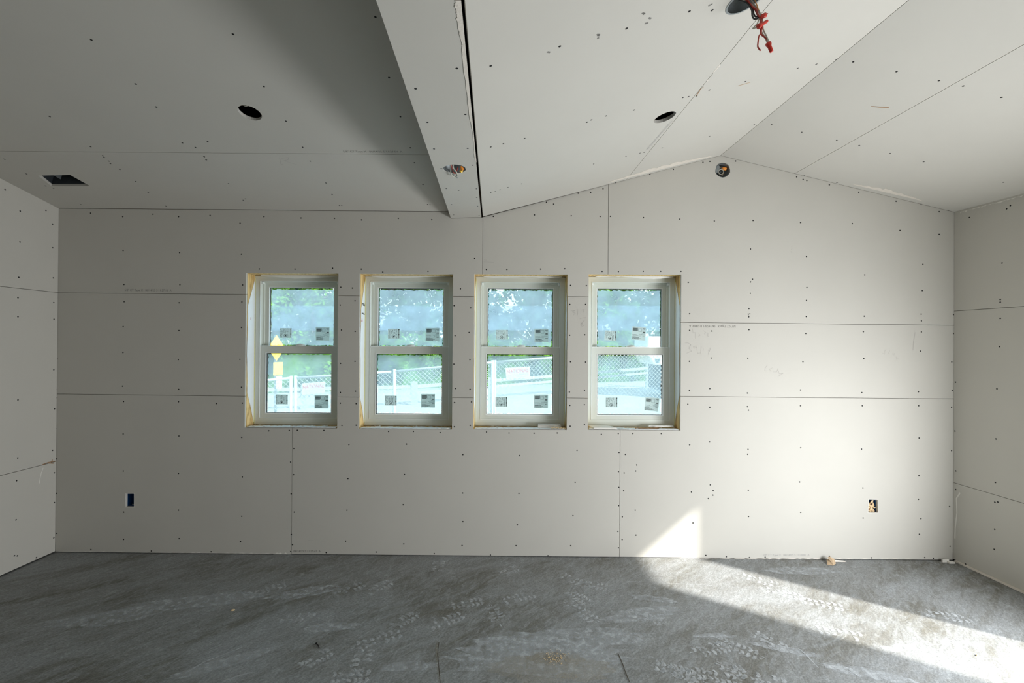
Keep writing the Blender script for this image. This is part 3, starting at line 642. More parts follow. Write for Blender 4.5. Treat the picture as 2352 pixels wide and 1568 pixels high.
# ragged sheet edges in the right corner and along the foot of the window wall
def ragged(pl, p0, p1, w_, m_, root, n=40, side=(1, 0), lift=.0012):
    a, b = pl.q(*p0), pl.q(*p1); e0_, e1_ = [], []
    for i in range(n + 1):
        t = i / n; p = (a[0] + (b[0] - a[0]) * t, a[1] + (b[1] - a[1]) * t); k = w_ * random.uniform(.15, 1.0) * (1 if random.random() < .6 else .3)
        e0_.append(p); e1_.append((p[0] + side[0] * k, p[1] + side[1] * k))
    return tag(MB().slab(pl, [e0_ + e1_[::-1]], .0002, lift).build('torn_paper_edge', m_, root), 'ragged torn edge of the sheet')
ragged(back, (2199, 500), (2196.5, 745), .012, M['torn'], wall_back, 50, (-1, 0))
ragged(back, (2198.5, 560), (2197, 700), .008, M['brown'], wall_back, 16, (-1, 0), .0016)
ragged(back, (2194, 916), (2190, 1250), .006, M['torn'], wall_back, 40, (-1, 0))
ragged(back, (1560, 1281.5), (2185, 1284.5), .006, M['torn'], wall_back, 90, (0, 1))
ragged(back, (135, 1266.5), (620, 1271), .006, M['gypsum'], wall_back, 80, (0, 1))
ragged(back, (628, 1272), (668, 1272.3), .016, M['gypsum'], wall_back, 10, (0, 1))
ragged(right, (2206, 487), (2350, 448.5), .010, M['gypsum'], wall_right, 40, (0, -1))
# ------------------------------------------------------------------ windows
YF = D + 0.110
def jag(x0, z0, x1, z1, j, step=0.012):
    pts = []
    def seg(a, b):
        n = max(2, int(math.dist(a, b) / step)); return [(a[0] + (b[0] - a[0]) * i / n, a[1] + (b[1] - a[1]) * i / n) for i in range(n)]
    for i, (a, b) in enumerate((((x0, z0), (x1, z0)), ((x1, z0), (x1, z1)), ((x1, z1), (x0, z1)), ((x0, z1), (x0, z0)))):
        for p in seg(a, b):
            k = random.uniform(0, j)
            pts.append(((p[0], p[1] + k), (p[0] - k, p[1]), (p[0], p[1] - k), (p[0] + k, p[1]))[i])
    return pts
def vplane(y): return Plane(Vector((0, y, 0)), Vector((1, 0, 0)), Z, Vector((0, -1, 0)))
STK = [((656.5, 764.5), (741, 766.5), (647.5, 917), (738.5, 922.5)), ((904.5, 766), (993.5, 768), (897.5, 919.5), (983, 920)),
       ((1153, 768.5), (1243.5, 770), (1151.5, 922.5), (1242.5, 921.5)), ((1402, 770.5), (1467, 765.5), (1404.5, 923.5), (1497, 928))]
def sticker_small(root, pl, c, ang):
    cx, cz = pl.q(*c); w_, h_ = 0.088, 0.073
    def r(x, y): ca, sa = math.cos(ang), math.sin(ang); return (cx + x * ca - y * sa, cz + x * sa + y * ca)
    def rect(x0, y0, x1, y1): return [r(x0, y0), r(x1, y0), r(x1, y1), r(x0, y1)]
    st = MB().slab(pl, [rect(-w_ / 2, -h_ / 2, w_ / 2, h_ / 2)], 0.0004, 0.0008).build('sticker', M['sticker'], root)
    m = MB()
    for i in range(9):         # rows of print turned on their side
        x = -0.040 + i * 0.0078
        y = -0.034 if i in (0, 1, 2, 7, 8) else 0.0
        while y < 0.032:
            l = random.uniform(0.003, 0.012); 
            if random.random() < 0.75: m.slab(pl, [rect(x, y, x + random.choice((0.0016, 0.0026)), min(y + l, 0.034))], 0.0010, 0.0011)
            y += l + 0.0022
    m.slab(pl, [rect(0.0365, -0.034, 0.040, 0.034)], 0.0010, 0.0011); m.slab(pl, [rect(0.0350, -0.012, 0.0425, -0.003)], 0.0010, 0.0011); m.slab(pl, [rect(0.0350, 0.026, 0.0425, 0.034)], 0.0010, 0.0011)
    n = 18
    m.slab(pl, [[r(-0.003 + 0.012 * math.cos(2 * math.pi * k / n), -0.019 + 0.012 * math.sin(2 * math.pi * k / n)) for k in range(n)],
                [r(-0.003 + 0.0095 * math.cos(2 * math.pi * k / n), -0.019 + 0.0095 * math.sin(2 * math.pi * k / n)) for k in range(n)]], 0.0010, 0.0011)
    m.slab(pl, [[r(-0.011, -0.014), r(-0.004, -0.019), r(0.001, -0.013), r(0.004, -0.020), r(0.0015, -0.026), r(-0.004, -0.024)]], 0.0010, 0.0011)
    m.build('label_print', M['sticker_ink'], st)
def sticker_large(root, pl, c, ang):
    cx, cz = pl.q(*c); w_, h_ = 0.104, 0.100
    def r(x, y): ca, sa = math.cos(ang), math.sin(ang); return (cx + x * ca - y * sa, cz + x * sa + y * ca)
    def rect(x0, y0, x1, y1): return [r(x0, y0), r(x1, y0), r(x1, y1), r(x0, y1)]
    st = MB().slab(pl, [rect(-w_ / 2, -h_ / 2, w_ / 2, h_ / 2)], 0.0004, 0.0008).build('sticker', M['sticker'], root)
    m = MB()
    for y in (0.036, 0.031, 0.026, 0.021, 0.016): m.slab(pl, [rect(-0.046, y, -0.012, y + 0.0038)], 0.0010, 0.0011)
    m.slab(pl, [rect(-0.011, 0.018, -0.008, 0.042)], 0.0010, 0.0011)
    m.slab(pl, [rect(0.030, 0.008, 0.048, 0.0145)], 0.0010, 0.0011)
    m.slab(pl, [rect(0.028, 0.037, 0.048, 0.040)], 0.0010, 0.0011); m.slab(pl, [rect(0.034, 0.030, 0.047, 0.032)], 0.0010, 0.0011)
    for y, a, b, t in ((0.002, 0.022, 0.048, .002), (-0.006, 0.002, 0.048, .0015), (-0.011, -0.046, -0.010, .002), (-0.012, 0.01, 0.046, .0015), (-0.019, -0.046, 0.02, .0015), (-0.023, 0.03, 0.048, .003), (-0.027, -0.046, -0.016, .002), (-0.033, -0.046, 0.002, .0042), (-0.039, -0.046, 0.016, .003), (-0.045, -0.046, 0.004, .0036)):
        x = a
        while x < b:
            l = random.uniform(0.003, 0.010); m.slab(pl, [rect(x, y, min(x + l, b), y + t)], 0.0010, 0.0011); x += l + 0.0014
    m.slab(pl, [rect(-0.004, 0.014, 0.020, 0.038), [r(-0.003, 0.015), r(-0.003, 0.037), r(0.019, 0.037), r(0.019, 0.015)]], 0.0010, 0.0011)
    m.build('label_print', M['sticker_ink'], st)
for i, k in enumerate(W):
    x0, x1, z0, z1 = k['x0'], k['x1'], k['z0'], k['z1']
    win = empty('window_%d' % (i + 1), ((x0 + x1) / 2, YF, z0), kind='structure')
    win['label'] = ['leftmost window, a yellow diamond road sign and banner seen through its lower sash', 'second window from the left, chain-link fence crossing its lower sash',
                    'third window from the left, drywall scrap lying on its rough sill', 'rightmost window, a flat board offcut lying at the left of its rough sill'][i]
    B = D + T
    MB().box(x0 - .034, x0, B + .0005, YB - .001, z0, z1).build('jamb_board', M['pine'], win)
    MB().box(x1, x1 + .034, B + .0005, YB - .001, z0, z1).build('jamb_board', M['pine'], win)
    MB().box(x0 - .034, x1 + .034, B + .0005, YB - .001, z1, z1 + .036).build('header_board', M['pine'], win)
    MB().box(x0 - .034, x1 + .034, B + .0005, YB - .001, z0 - .036, z0).build('sill_board', M['pine'], win)
    fr = MB().ring(x0 + .001, x1 - .001, z0 + .003, z1 - .003, .042, .042, .052, .040, YF, YF + .072).build('window_frame', M['vinyl'], win, bevel=.0012)
    MB().ring(x0 + .040, x1 - .040, z0 + .052, z1 - .040, .0035, .0035, .0035, .0035, YF - .0025, YF + .006).build('stop_bead', M['bead'], fr)
    MB().ring(x0 + .043, x1 - .043, z0 + .055, z1 - .043, .014, .014, .010, .010, YF + .030, YF + .070).build('balance_track', M['vinyl'], fr, bevel=.001)
    MB().ring(x0 + .012, x1 - .012, z0 + .014, z1 - .014, .0012, .0012, .0012, .0012, YF - .0008, YF + .002).build('frame_groove', M['bead'], fr)
    mz1, mz0 = z1 - .526, z1 - .578
    gx0, gx1 = x0 + .087, x1 - .089
    # upper (outer) sash
    us = MB().ring(x0 + .046, x1 - .046, mz0 - .004, z1 - .044, gx0 - (x0 + .046), (x1 - .046) - gx1, .048, .040, YF + .042, YF + .068).build('upper_sash', M['vinyl'], win, bevel=.0012)
    MB().ring(gx0 - .006, gx1 + .006, mz0 + .030, z1 - .078, .0065, .0065, .0065, .0065, YF + .0405, YF + .050).build('glazing_bead', M['bead'], us)
    MB().ring(gx0 - .001, gx1 + .001, mz0 + .040, z1 - .084, .004, .004, .004, .004, YF + .050, YF + .060).build('glass_spacer', M['gasket'], us)
    MB().box(gx0 - .002, gx1 + .002, YF + .053, YF + .057, mz0 + .038, z1 - .082).build('glass_pane', M['glass'], us)
    gz0, gz1 = mz0 + .045, z1 - .088
    MB().slab(vplane(YF + .0595), [jag(gx0 + .003, mz1 + .004, gx1 - .004, gz1 - .005, .008)], 0, .0004).build('protective_film', M['film'], us)
    zb0 = vplane(YF + .0595).q((k['l'][0] + k['r'][0]) / 2, 702)[1]; zb1 = vplane(YF + .0595).q((k['l'][0] + k['r'][0]) / 2, 759)[1]
    MB().slab(vplane(YF + .0608), [[(gx0 + .006, zb1), (gx1 - .006, zb1), (gx1 - .006, zb0), (gx0 + .006, zb0)]], 0, .0004).build('protective_film', M['film2'], us)
    # lower (inner) sash
    ls = MB().ring(x0 + .044, x1 - .044, z0 + .050, mz1, gx0 - .002 - (x0 + .044), (x1 - .044) - gx1 + .002 - .002, .038, .052, YF + .004, YF + .034).build('lower_sash', M['vinyl'], win, bevel=.0012)
    lz0, lz1 = z0 + .088, mz1 - .052
    MB().ring(gx0 - .007, gx1 + .005, lz0 - .006, lz1 + .004, .0065, .0065, .0075, .003, YF + .0025, YF + .012).build('glazing_bead', M['bead'], ls)
    MB().ring(gx0 - .001, gx1 - .001, lz0 + .001, lz1, .004, .004, .003, .003, YF + .012, YF + .022).build('glass_spacer', M['gasket'], ls)
    MB().box(gx0 - .003, gx1 + .001, YF + .015, YF + .019, lz0, lz1).build('glass_pane', M['glass'], ls)
    MB().slab(vplane(YF + .0215), [jag(gx0 + .003, lz0 + .003, gx1 - .005, lz1 - .006, .008)], 0, .0004).build('protective_film', M['film'], ls)
    MB().box(x0 + .046, x1 - .046, YF + .001, YF + .036, mz1 - .0005, mz1 + .004).build('sash_lip', M['bead'], ls)
    cx = (x0 + x1) / 2 + .005
    lock = MB().lathe((cx, YF + .018, mz1 + .004), (0, 0, 1), [(.034, 0), (.033, .006), (.026, .012), (.012, .015), (.0005, .016)], 24).build('sash_lock', M['vinyl'], ls)
    for sx in (x0 + .051, x1 - .051):
        MB().box(sx - .006, sx + .006, YF + .012, YF + .030, z1 - .062, z1 - .046).build('sash_stop', M['bead'], fr, bevel=.001)
    sl, sr, tl, tr = STK[i]
    pu, plw = vplane(YF + .0525), vplane(YF + .0145)
    tilt = [0, 0, 0, R(-4)][i]
    sticker_small(win, pu, sl, tilt); sticker_large(win, pu, sr, tilt); sticker_small(win, plw, tl, 0); sticker_large(win, plw, tr, tilt * 1.4)
    # house wrap folded over the rough jambs, its corners cut away so that bare wood shows
    for side_, s_ in ((x0, 1), (x1, -1)):
        pj = Plane(Vector((side_ + s_ * .0012, 0, 0)), Vector((0, 1, 0)), Z, Vector((s_, 0, 0)))
        a, b = B + .002, YF - .001
        top = z1 - (.235 if s_ > 0 else .20) - .02 * (i % 2); bot = z0 + .245 - .02 * (i % 3)
        ed = []
        n = 14
        for t in range(n + 1):
            tt = t / n; ed.append((a + 0.004 * math.sin(tt * 9 + i) + .003 * random.random(), top + (bot - top) * tt))
        MB().slab(pj, [[(b, z1 - .030), (a + .05, z1 - .030 - (z1 - .03 - top) * .45)] + ed + [(a + .045, bot - (bot - z0 - .02) * .42), (b, z0 + .012)]], 0, .0012).build('house_wrap', M['wrap'], win)
        MB().box(side_ + (0.0015 if s_ > 0 else -.0055), side_ + (.0055 if s_ > 0 else -.0015), YF - .004, YF - .0005, z0 + .01, z1 - .02).build('foam_seal', M['foam'], win)
    if i < 2:      # printing on the wrap
        pj = Plane(Vector((x0 + .0030, 0, 0)), Vector((0, 1, 0)), Z, Vector((1, 0, 0)))
        mk2 = MB()
        if i == 1:
            for a0, b0, l0 in ((.045, -.215, .05), (.060, -.225, .04), (.040, -.285, .03), (.066, -.290, .035)):
                y_, zz0 = D + a0, z1 + b0
                while l0 > 0: mk2.slab(pj, [[(y_, zz0), (y_ + .006, zz0), (y_ + .006, zz0 + .007), (y_, zz0 + .007)]], 0, .0003); y_ += .009; l0 -= .009
            mk2.build('wrap_print', M['sticker_ink'], win)
            text_mesh('wrap_lettering', 'A', Plane(Vector((x0 + .0030, 0, 0)), Vector((0, -1, 0)), Z, Vector((1, 0, 0))), -(D + .060), z1 - .345, 0, .030, .024, M['sign_red'], win) if False else text_mesh('wrap_lettering', 'A', pj, D + .030, z1 - .345, 0, .030, .024, M['sign_red'], win)
        else:
            mk2.slab(pj, [[(D + .055, z1 - .335), (D + .060, z1 - .335), (D + .060, z1 - .315), (D + .055, z1 - .315)]], 0, .0003); mk2.build('wrap_print', M['sign_red'], win)
    # flap of wrap hanging at the head
    n = 24; xa, xb = x0 + .06, x1 - .03; pts = []; low = []
    for t in range(n + 1):
        tt = t / n; x = xa + (xb - xa) * tt
        low.append((x, z1 - .006 - .018 * math.sin(math.pi * tt) ** .7 * (.5 + .5 * math.sin(tt * (3 + i) + i)) - .003 * random.random()))
        pts.append((x, z1 - .002))
    MB().slab(vplane(D + .085 - .01 * (i % 2)), [low + pts[::-1]], 0, .001).build('house_wrap', M['wrap'], win)
    # rough edge of wrap and gypsum crumbs on the sill
    n = 40; f_, b2 = [], []
    for t in range(n + 1):
        x = x0 + .012 + (x1 - x0 - .024) * t / n; f_.append((x, D + .001 + .004 * random.random())); b2.append((x, D + .050 + .035 * random.random() * (1 if 5 < t < 35 else .2)))
    MB().slab(Plane(Vector((0, 0, z0 + .0015)), Vector((1, 0, 0)), Vector((0, 1, 0)), Z), [f_ + b2[::-1]], 0, .003).build('house_wrap', M['wrap'], win)
    mc = MB()
    for _ in range(26):
        x = random.uniform(x0 + .02, x1 - .02); y = D + random.uniform(.004, .09); l = random.uniform(.004, .02); a = random.uniform(-.5, .5)
        mc.obox((x, y, z0 + .0062), (math.cos(a), math.sin(a), 0), (-math.sin(a), math.cos(a), 0), (0, 0, 1), l, random.uniform(.003, .007), .0028)
    tag(mc.build('sill_crumbs', M['gypsum'], win), kind='stuff')
# things lying on the sills
a = back.q(1235, 984); zz = w3['z0'] + .0048
o = empty('drywall_scrap', (a[0] + .08, D + .06, zz), label='narrow offcut of two-layer drywall lying on the sill of the third window from the left', cat='drywall scrap')
xA = hit(1236, 982, Vector((0, D + .045, 0)), Vector((0, 1, 0))).x; xB = hit(1289, 982, Vector((0, D + .045, 0)), Vector((0, 1, 0))).x
MB().box(xA, xB, D + .040, D + .095, zz, zz + .0115).build('gypsum_core', M['gypsum'], o, bevel=.001)
MB().box(xA - .001, xB - .004, D + .045, D + .098, zz + .0118, zz + .023).build('paper_face', M['paper'], o, bevel=.001)
chips = MB()
for _ in range(34):
    x = random.uniform(xA + .09, xA + .21); y = D + random.uniform(.006, .036); a = random.uniform(0, 3.1)
    l = random.uniform(.005, .014); chips.obox((x, y, zz + .004 + random.uniform(0, .010) * math.exp(-((x - xA - .125) / .04) ** 2)), (math.cos(a), math.sin(a), .3), (-math.sin(a), math.cos(a), 0), (-.3, 0, 1), l, .005, .0022)
co = chips.build('wood_chips', M['wood_chip']); tag(co, 'small heap of pale wood chips by the drywall offcut on a window sill', 'wood chips', kind='stuff')
y0 = D - .004; zz4 = w4['z0'] + .0052
xa_, xb_ = hit(1363, 989, Vector((0, y0, 0)), Vector((0, 1, 0))).x, hit(1417, 989, Vector((0, y0, 0)), Vector((0, 1, 0))).x
pb = Plane(Vector((0, 0, zz4)), Vector((1, 0, 0)), Vector((0, 1, 0)), Z)
bo = MB().slab(pb, [[(xa_ + .004, y0), (xb_, y0), (xb_ - .045, D + .098), (xa_ - .030, D + .098)]], 0, .010).build('board_offcut', M['gypsum'])
tag(bo, 'flat pale board offcut jutting over the left end of the rightmost window sill', 'board offcut')
m = MB()
def at4(px, py, dy): p = hit(px, py, Vector((0, D + dy, 0)), Vector((0, 1, 0))); return (p.x, D + dy, max(p.z, zz4 + .002))
for (pa, pb_, w__, t) in (((1459, 984), (1492, 985), .012, .004), ((1478, 985), (1514, 984), .010, .006), ((1496, 983), (1512, 981), .008, .004)):
    A, Bb = Vector(at4(*pa, .035)), Vector(at4(*pb_, .035)); d = Bb - A
    m.obox((A + Bb) / 2, d, d.cross(Z), Z, d.length, w__, t)
sp = m.build('wood_splinter', M['brown']); tag(sp, 'dark brown torn splinter lying on the right half of the rightmost window sill', 'splinter')
sp.location.z += 0.0
m = MB(); A, Bb = Vector(at4(1489, 979.5, .07)), Vector(at4(1545, 981, .07)); A.z = Bb.z = zz4 + .012; d = Bb - A
m.obox((A + Bb) / 2, d, d.cross(Z), Z, d.length, .03, .010)
tag(m.build('drywall_scrap', M['gypsum']), 'thin whitish drywall sliver behind the brown splinter on the rightmost window sill', 'drywall scrap')

# ------------------------------------------------------------------ electrical boxes, ducts and wires
def box_cup(name, pl, c, r, depth, **k):
    """round metal box set behind the sheet; opening towards the room"""
    o = empty(name, pl.w(c[0], c[1], -T), **k)
    O = pl.w(c[0], c[1], -.002); depth += T; r -= .0035
    MB().lathe(O, -pl.n, [(r, 0), (r, depth), (0.001, depth), (0.001, depth + .0012), (r + .0012, depth + .0012), (r + .0012, 0), (r, 0)], 16, ref=pl.u).build('metal_box', M['steel'], o)
    return o, O
# box on the window wall under the ridge
o, O = box_cup('electrical_box', back, octc, .0545, .040, label='round metal electrical box with an orange wire cap under the ridge of the window wall', cat='electrical box')
bp_ = Plane(O - back.n * .010, back.u, back.v, back.n)
MB().lathe(bp_.w(-.002, -.004, -.012), back.n, [(.019, -.004), (.021, 0), (.019, .004), (.016, .002), (.016, -.002), (.019, -.004)], 24).build('cable_coil', M['wire_white'], o)
MB().lathe(bp_.w(-.002, -.004, -.022), back.n, [(.012, 0), (.009, .004), (.0005, .004)], 16).build('bracket_plate', M['dark_steel'], o)
MB().tube([bp_.w(-.032, .020, -.03), bp_.w(-.02, .03, -.012), bp_.w(0, .022, -.008), bp_.w(.014, .012, -.012), bp_.w(.02, -.01, -.02), bp_.w(.008, -.03, -.03)], .0022).build('copper_wire', M['copper'], o)
MB().tube([bp_.w(-.04, -.01, -.03), bp_.w(-.03, -.03, -.014), bp_.w(-.01, -.036, -.01), bp_.w(.016, -.03, -.02)], .0022).build('grey_wire', M['wire_white'], o)
MB().lathe(bp_.w(.008, .024, -.014), back.u + back.v * -.25, [(.0005, 0), (.009, .001), (.011, .008), (.012, .024), (.010, .030), (.0005, .031)], 12).build('wire_cap', M['orange_cap'], o)
for a, b in ((-.006, .0225), (-.006, -.039)):
    MB().lathe(bp_.w(a, b, -.003), back.n, [(.0005, .001), (.0035, .001), (.0035, 0)], 10).build('screw_hole', M['gasket'], o)
MB().slab(bp_, [[(-.046, -.014), (-.030, -.014), (-.016, .012), (-.014, .034), (-.024, .044), (-.040, .030)]], -.010, -.006).build('cover_plate', M['steel'], o)
# box on the beam
o, O = box_cup('electrical_box', beamB, bh, .060, .045, label='round metal electrical box with yellow wire caps in the underside of the beam', cat='electrical box')
bq = Plane(O, beamB.u, beamB.v, beamB.n)
def bm(px, py, c): a, b = beamB.q(px, py); return beamB.w(a, b, c)
MB().tube([bm(1036, 386, -.02), bm(1035, 392, .008), bm(1039, 398, .014), bm(1047, 400, .014), bm(1051, 396, .012), bm(1047, 389, .010), bm(1041, 386, -.004), bm(1043, 380, -.02)], .0028).build('white_cable', M['wire_white'], o)
MB().tube([bm(1050, 396, .01), bm(1049, 400, .012), bm(1050, 403, .013)], .003).build('grey_wire', M['steel'], o)
MB().tube([bm(1037, 387, -.02), bm(1040, 392, .002), bm(1046, 396, .004), bm(1052, 392, -.02)], .0024).build('red_wire', M['wire_red'], o)
MB().lathe(bm(1058, 386, -.010), Vector((.4, .3, -.6)), [(.0005, 0), (.006, .001), (.008, .012), (.008, .022), (.0005, .023)], 10).build('wire_cap', M['orange_cap'], o)
MB().lathe(bm(1062, 388, -.006), Vector((-.3, .3, -.6)), [(.0005, 0), (.006, .001), (.008, .012), (.009, .022), (.0005, .023)], 10).build('wire_cap', M['yellow_cap'], o)
# box high on the vault with the wires hanging from it
o, O = box_cup('electrical_box', vaultL, lamp, .0615, .045, label='round metal electrical box in the sloping ceiling, wires hanging from it', cat='electrical box')
MB().slab(Plane(O, vaultL.u, vaultL.v, vaultL.n), [circle(0, 0, .061, 30, .0), circle(0, 0, .0545, 30, 0)], .002, .0035).build('box_rim', M['steel'], o)
lc = vaultL.w(lamp[0], lamp[1], 0)
MB().tube([vaultL.w(lamp[0] + .02, lamp[1] + .02, -.03), vaultL.w(lamp[0] + .028, lamp[1] + .012, -.012), vaultL.w(lamp[0] + .02, lamp[1] + .0, -.018), vaultL.w(lamp[0] + .03, lamp[1] - .01, -.03)], .0022).build('copper_wire', M['copper'], o)
hp, hn = lc + Vector((0, -.01, 0)), Vector((0, 1, 0))
def hw(pts, dy=0.0, n0=0):
    out = []
    for i, (x, y) in enumerate(pts):
        p = hit(1600 + x / 9.8, y / 9.8, hp + Vector((0, dy, 0)), hn); out.append(p)
    for j in range(n0):   # starts inside the box
        q = vaultL.ab(out[j]); out[j] = vaultL.w(q[0], q[1], -.022 + .012 * j)
    return out
wb = empty('wire_bundle', lc, label='bundle of black, white and red wires with red caps dangling from the ceiling box', cat='wires')
MB().tube(hw([(850,150),(900,60),(1000,20),(1100,50),(1180,120),(1240,230),(1250,340),(1290,420),(1360,420),(1430,370)], .0, 2), .0026).build('black_wire', M['wire_black'], wb)
MB().tube(hw([(1110,10),(1180,100),(1262,220),(1292,330),(1345,380),(1440,352)], .006, 1), .0026).build('black_wire', M['wire_black'], wb)
MB().tube(hw([(1000,165),(1120,115),(1250,140),(1350,220),(1385,330),(1440,420),(1480,560),(1460,680),(1440,760),(1400,820),(1382,950),(1380,1060),(1442,1140)], -.004, 2), .0024).build('red_wire', M['wire_red'], wb)
MB().tube(hw([(1080,140),(1230,150),(1320,230),(1365,330),(1420,420),(1455,540),(1442,690),(1452,770),(1520,830),(1600,900),(1642,965)], .004, 1), .0024).build('red_wire', M['wire_red'], wb)
MB().tube(hw([(950,185),(1050,95),(1200,85),(1320,150),(1400,260),(1430,340),(1430,480),(1440,660),(1500,780),(1560,880),(1605,985)], .010, 2), .0024).build('white_wire', M['wire_white'], wb)
MB().tube(hw([(1180,60),(1300,115),(1375,200),(1440,330),(1485,480),(1495,640),(1545,760),(1600,880),(1640,975)], .002, 1), .0024).build('white_wire', M['wire_white'], wb)
MB().tube(hw([(1270,30),(1350,100),(1365,160),(1400,230)], -.002, 1), .0018).build('copper_wire', M['copper'], wb)
MB().tube(hw([(1395,420),(1372,520),(1310,590),(1268,642),(1330,625),(1370,600)], .0), .0022).build('grey_wire', M['wire_white'], wb)
def cap(p0, p1, r0, r1, dy=0):
    A, Bb = hw([p0, p1], dy); L = (Bb - A).length
    return MB().lathe(A, Bb - A, [(.0005, 0), (r0 * .9, .0005), (r0, L * .08), (r0 * .97, L * .25), (r1 * 1.02, L * .4), (r1, L * .93), (r1 * .7, L), (.0005, L)], 12).build('wire_cap', M['red_cap'], wb)
cap((1375, 610), (1600, 465), .0085, .0050, -.006)
cap((1605, 960), (1692, 1172), .0092, .0062, 0)
cap((1430, 400), (1560, 330), .0055, .0075, -.004)
MB().tube(hw([(1540,340),(1580,325),(1602,303)]), .0014).build('copper_wire', M['wire_red'], wb)
# recessed-light holes: loops of cable left in the cavity
def cavity_cable(pl, c, label):
    m = MB(); q = lambda a, b, h: pl.w(c[0] + a, c[1] + b, -T + h)
    m.tube([q(-.04, .05, -.05), q(-.01, .03, -.012), q(.02, .02, -.010), q(.045, .0, -.05)], .003)
    m.tube([q(-.03, .06, -.05), q(.0, .045, -.016), q(.03, .035, -.014), q(.06, .02, -.05)], .003)
    return tag(m.build('cable_loop', M['wire_white']), label, 'cable')
cavity_cable(ceilL, can1, 'pale cable loops inside the round hole in the dark left ceiling')
# register hole with a duct boot
rc = [sum(p[i] for p in reg) / 4 for i in (0, 1)]
o = empty('duct_boot', ceilL.w(rc[0], rc[1], -T), label='dark sheet-metal duct boot in the rectangular hole of the left ceiling', cat='duct')
def grow(k): return [(rc[0] + (p[0] - rc[0]) * k, rc[1] + (p[1] - rc[1]) * k) for p in reg]
m = MB(); A, Bq_ = grow(1.04), grow(1.07)
m.slab(ceilL, [Bq_, A], -T - .14, -T - .001); m.slab(ceilL, [Bq_], -T - .145, -T - .14)
m.build('duct_wall', M['dark_steel'], o)
MB().obox(ceilL.w(rc[0] + .06, rc[1] - .0, -T - .05), ceilL.u, ceilL.v, ceilL.n, .004, .08, .06).build('duct_flange', M['steel'], o)
# outlet boxes
def outlet(hole, label, m_, stuffing):
    cx = sum(p[0] for p in hole) / 4; cz = sum(p[1] for p in hole) / 4
    o = empty('outlet_box', (cx, D + T, cz), label=label, cat='outlet box')
    g1 = [(cx + (p[0] - cx) * 1.06, cz + (p[1] - cz) * 1.04) for p in hole]; g2 = [(cx + (p[0] - cx) * 1.14, cz + (p[1] - cz) * 1.09) for p in hole]
    b = MB(); b.slab(back, [g2, g1], -T - .062, -T - .001); b.slab(back, [g2], -T - .064, -T - .062); b.build('plastic_box', m_, o)
    return o, cx, cz
o, cx, cz = outlet(oL, 'empty blue plastic outlet box in the window wall, left of the windows near the floor', M['blue'], False)
MB().tube([(cx + .02, D + .075, cz - .04), (cx + .005, D + .045, cz - .03), (cx + .022, D + .03, cz - .015), (cx + .026, D + .06, cz + .01)], .0025).build('cable_end', M['wire_black'], o)
MB().tube([(cx - .025, D + .05, cz - .043), (cx - .005, D + .03, cz - .041), (cx + .012, D + .03, cz - .036)], .002).build('cable_end', M['wire_white'], o)
o, cx, cz = outlet(oR, 'outlet box stuffed with tan shavings at the right of the window wall near the floor', M['blue'], True)
m = MB()
for _ in range(46):
    x, zq = cx + random.uniform(-.028, .024), cz + random.uniform(-.042, .032); a = random.uniform(0, 3.1); tl = random.uniform(-.9, .9)
    ax = Vector((math.cos(a), tl * .4, math.sin(a))); ay = Vector((-math.sin(a), tl, math.cos(a)))
    az = ax.cross(ay); ay = az.cross(ax)
    m.obox((x, D + random.uniform(.012, .030), zq), ax, ay, az, random.uniform(.012, .024), random.uniform(.008, .014), .0015)
m.build('wood_shavings', M['wood_chip'], o)
m = MB()
for _ in range(10):
    x, zq = cx + random.uniform(-.026, .022), cz + random.uniform(-.04, .03); a = random.uniform(0, 3.1)
    m.obox((x, D + random.uniform(.012, .022), zq), (math.cos(a), .3, math.sin(a)), (-math.sin(a), .1, math.cos(a)), (0, 1, 0), .014, .004, .002)
m.build('brown_shavings', M['brown'], o)
# raw paper rim round the outlet cut-outs
for hole, pn in ((oL, (298, 1148)), (oR, (2005, 1162))):
    cx = sum(p[0] for p in hole) / 4; cz = sum(p[1] for p in hole) / 4
    outer = []; inner = []
    for i in range(4):
        a, b = hole[i], hole[(i + 1) % 4]
        for k in range(6):
            t = k / 6; p = (a[0] + (b[0] - a[0]) * t, a[1] + (b[1] - a[1]) * t); r_ = 1.06 + random.uniform(0, .05)
            outer.append((cx + (p[0] - cx) * r_, cz + (p[1] - cz) * (1 + (r_ - 1) * .7))); inner.append(p)
    MB().slab(back, [outer, inner], .0002, .0009).build('torn_paper_edge', M['gypsum'], panel_at(back, pn[0] - 20, pn[1]))

# ------------------------------------------------------------------ marks and litter on the floor
def fp(px, py): return floorp.at(px, py)
def boot_print(px, py, ang, L=.27, root=floor):
    c = fp(px, py); m = MB(); ca, sa = math.cos(ang), math.sin(ang)
    def r(x, y): return (c.x + x * ca - y * sa, c.y + x * sa + y * ca)
    n = 9
    for i in range(n):
        t = i / (n - 1); x = (t - .5) * L; wd = .048 * (1.0 - .35 * math.exp(-((t - .35) / .12) ** 2)) * math.sqrt(max(.05, 1 - (2 * t - 1) ** 6))
        for s in (-1, 1):
            if random.random() < .22: continue
            y0, y1 = s * .006, s * wd; j = lambda: random.uniform(-.003, .003)
            q = [(x + j(), y0 + j()), (x + .014 + j(), y0 + j()), (x + .022 + j(), (y0 + y1) / 2 + j()), (x + .008 + j(), y1 + j()), (x - .005 + j(), y1 * .9 + j()), (x + .004 + j(), (y0 + y1) / 2 + j())]
            m.add([Vector((*r(*p), .0014)) for p in q], [(0, 1, 2, 5), (5, 2, 3, 4)])
    return m.build('boot_print', M['dust'], root)
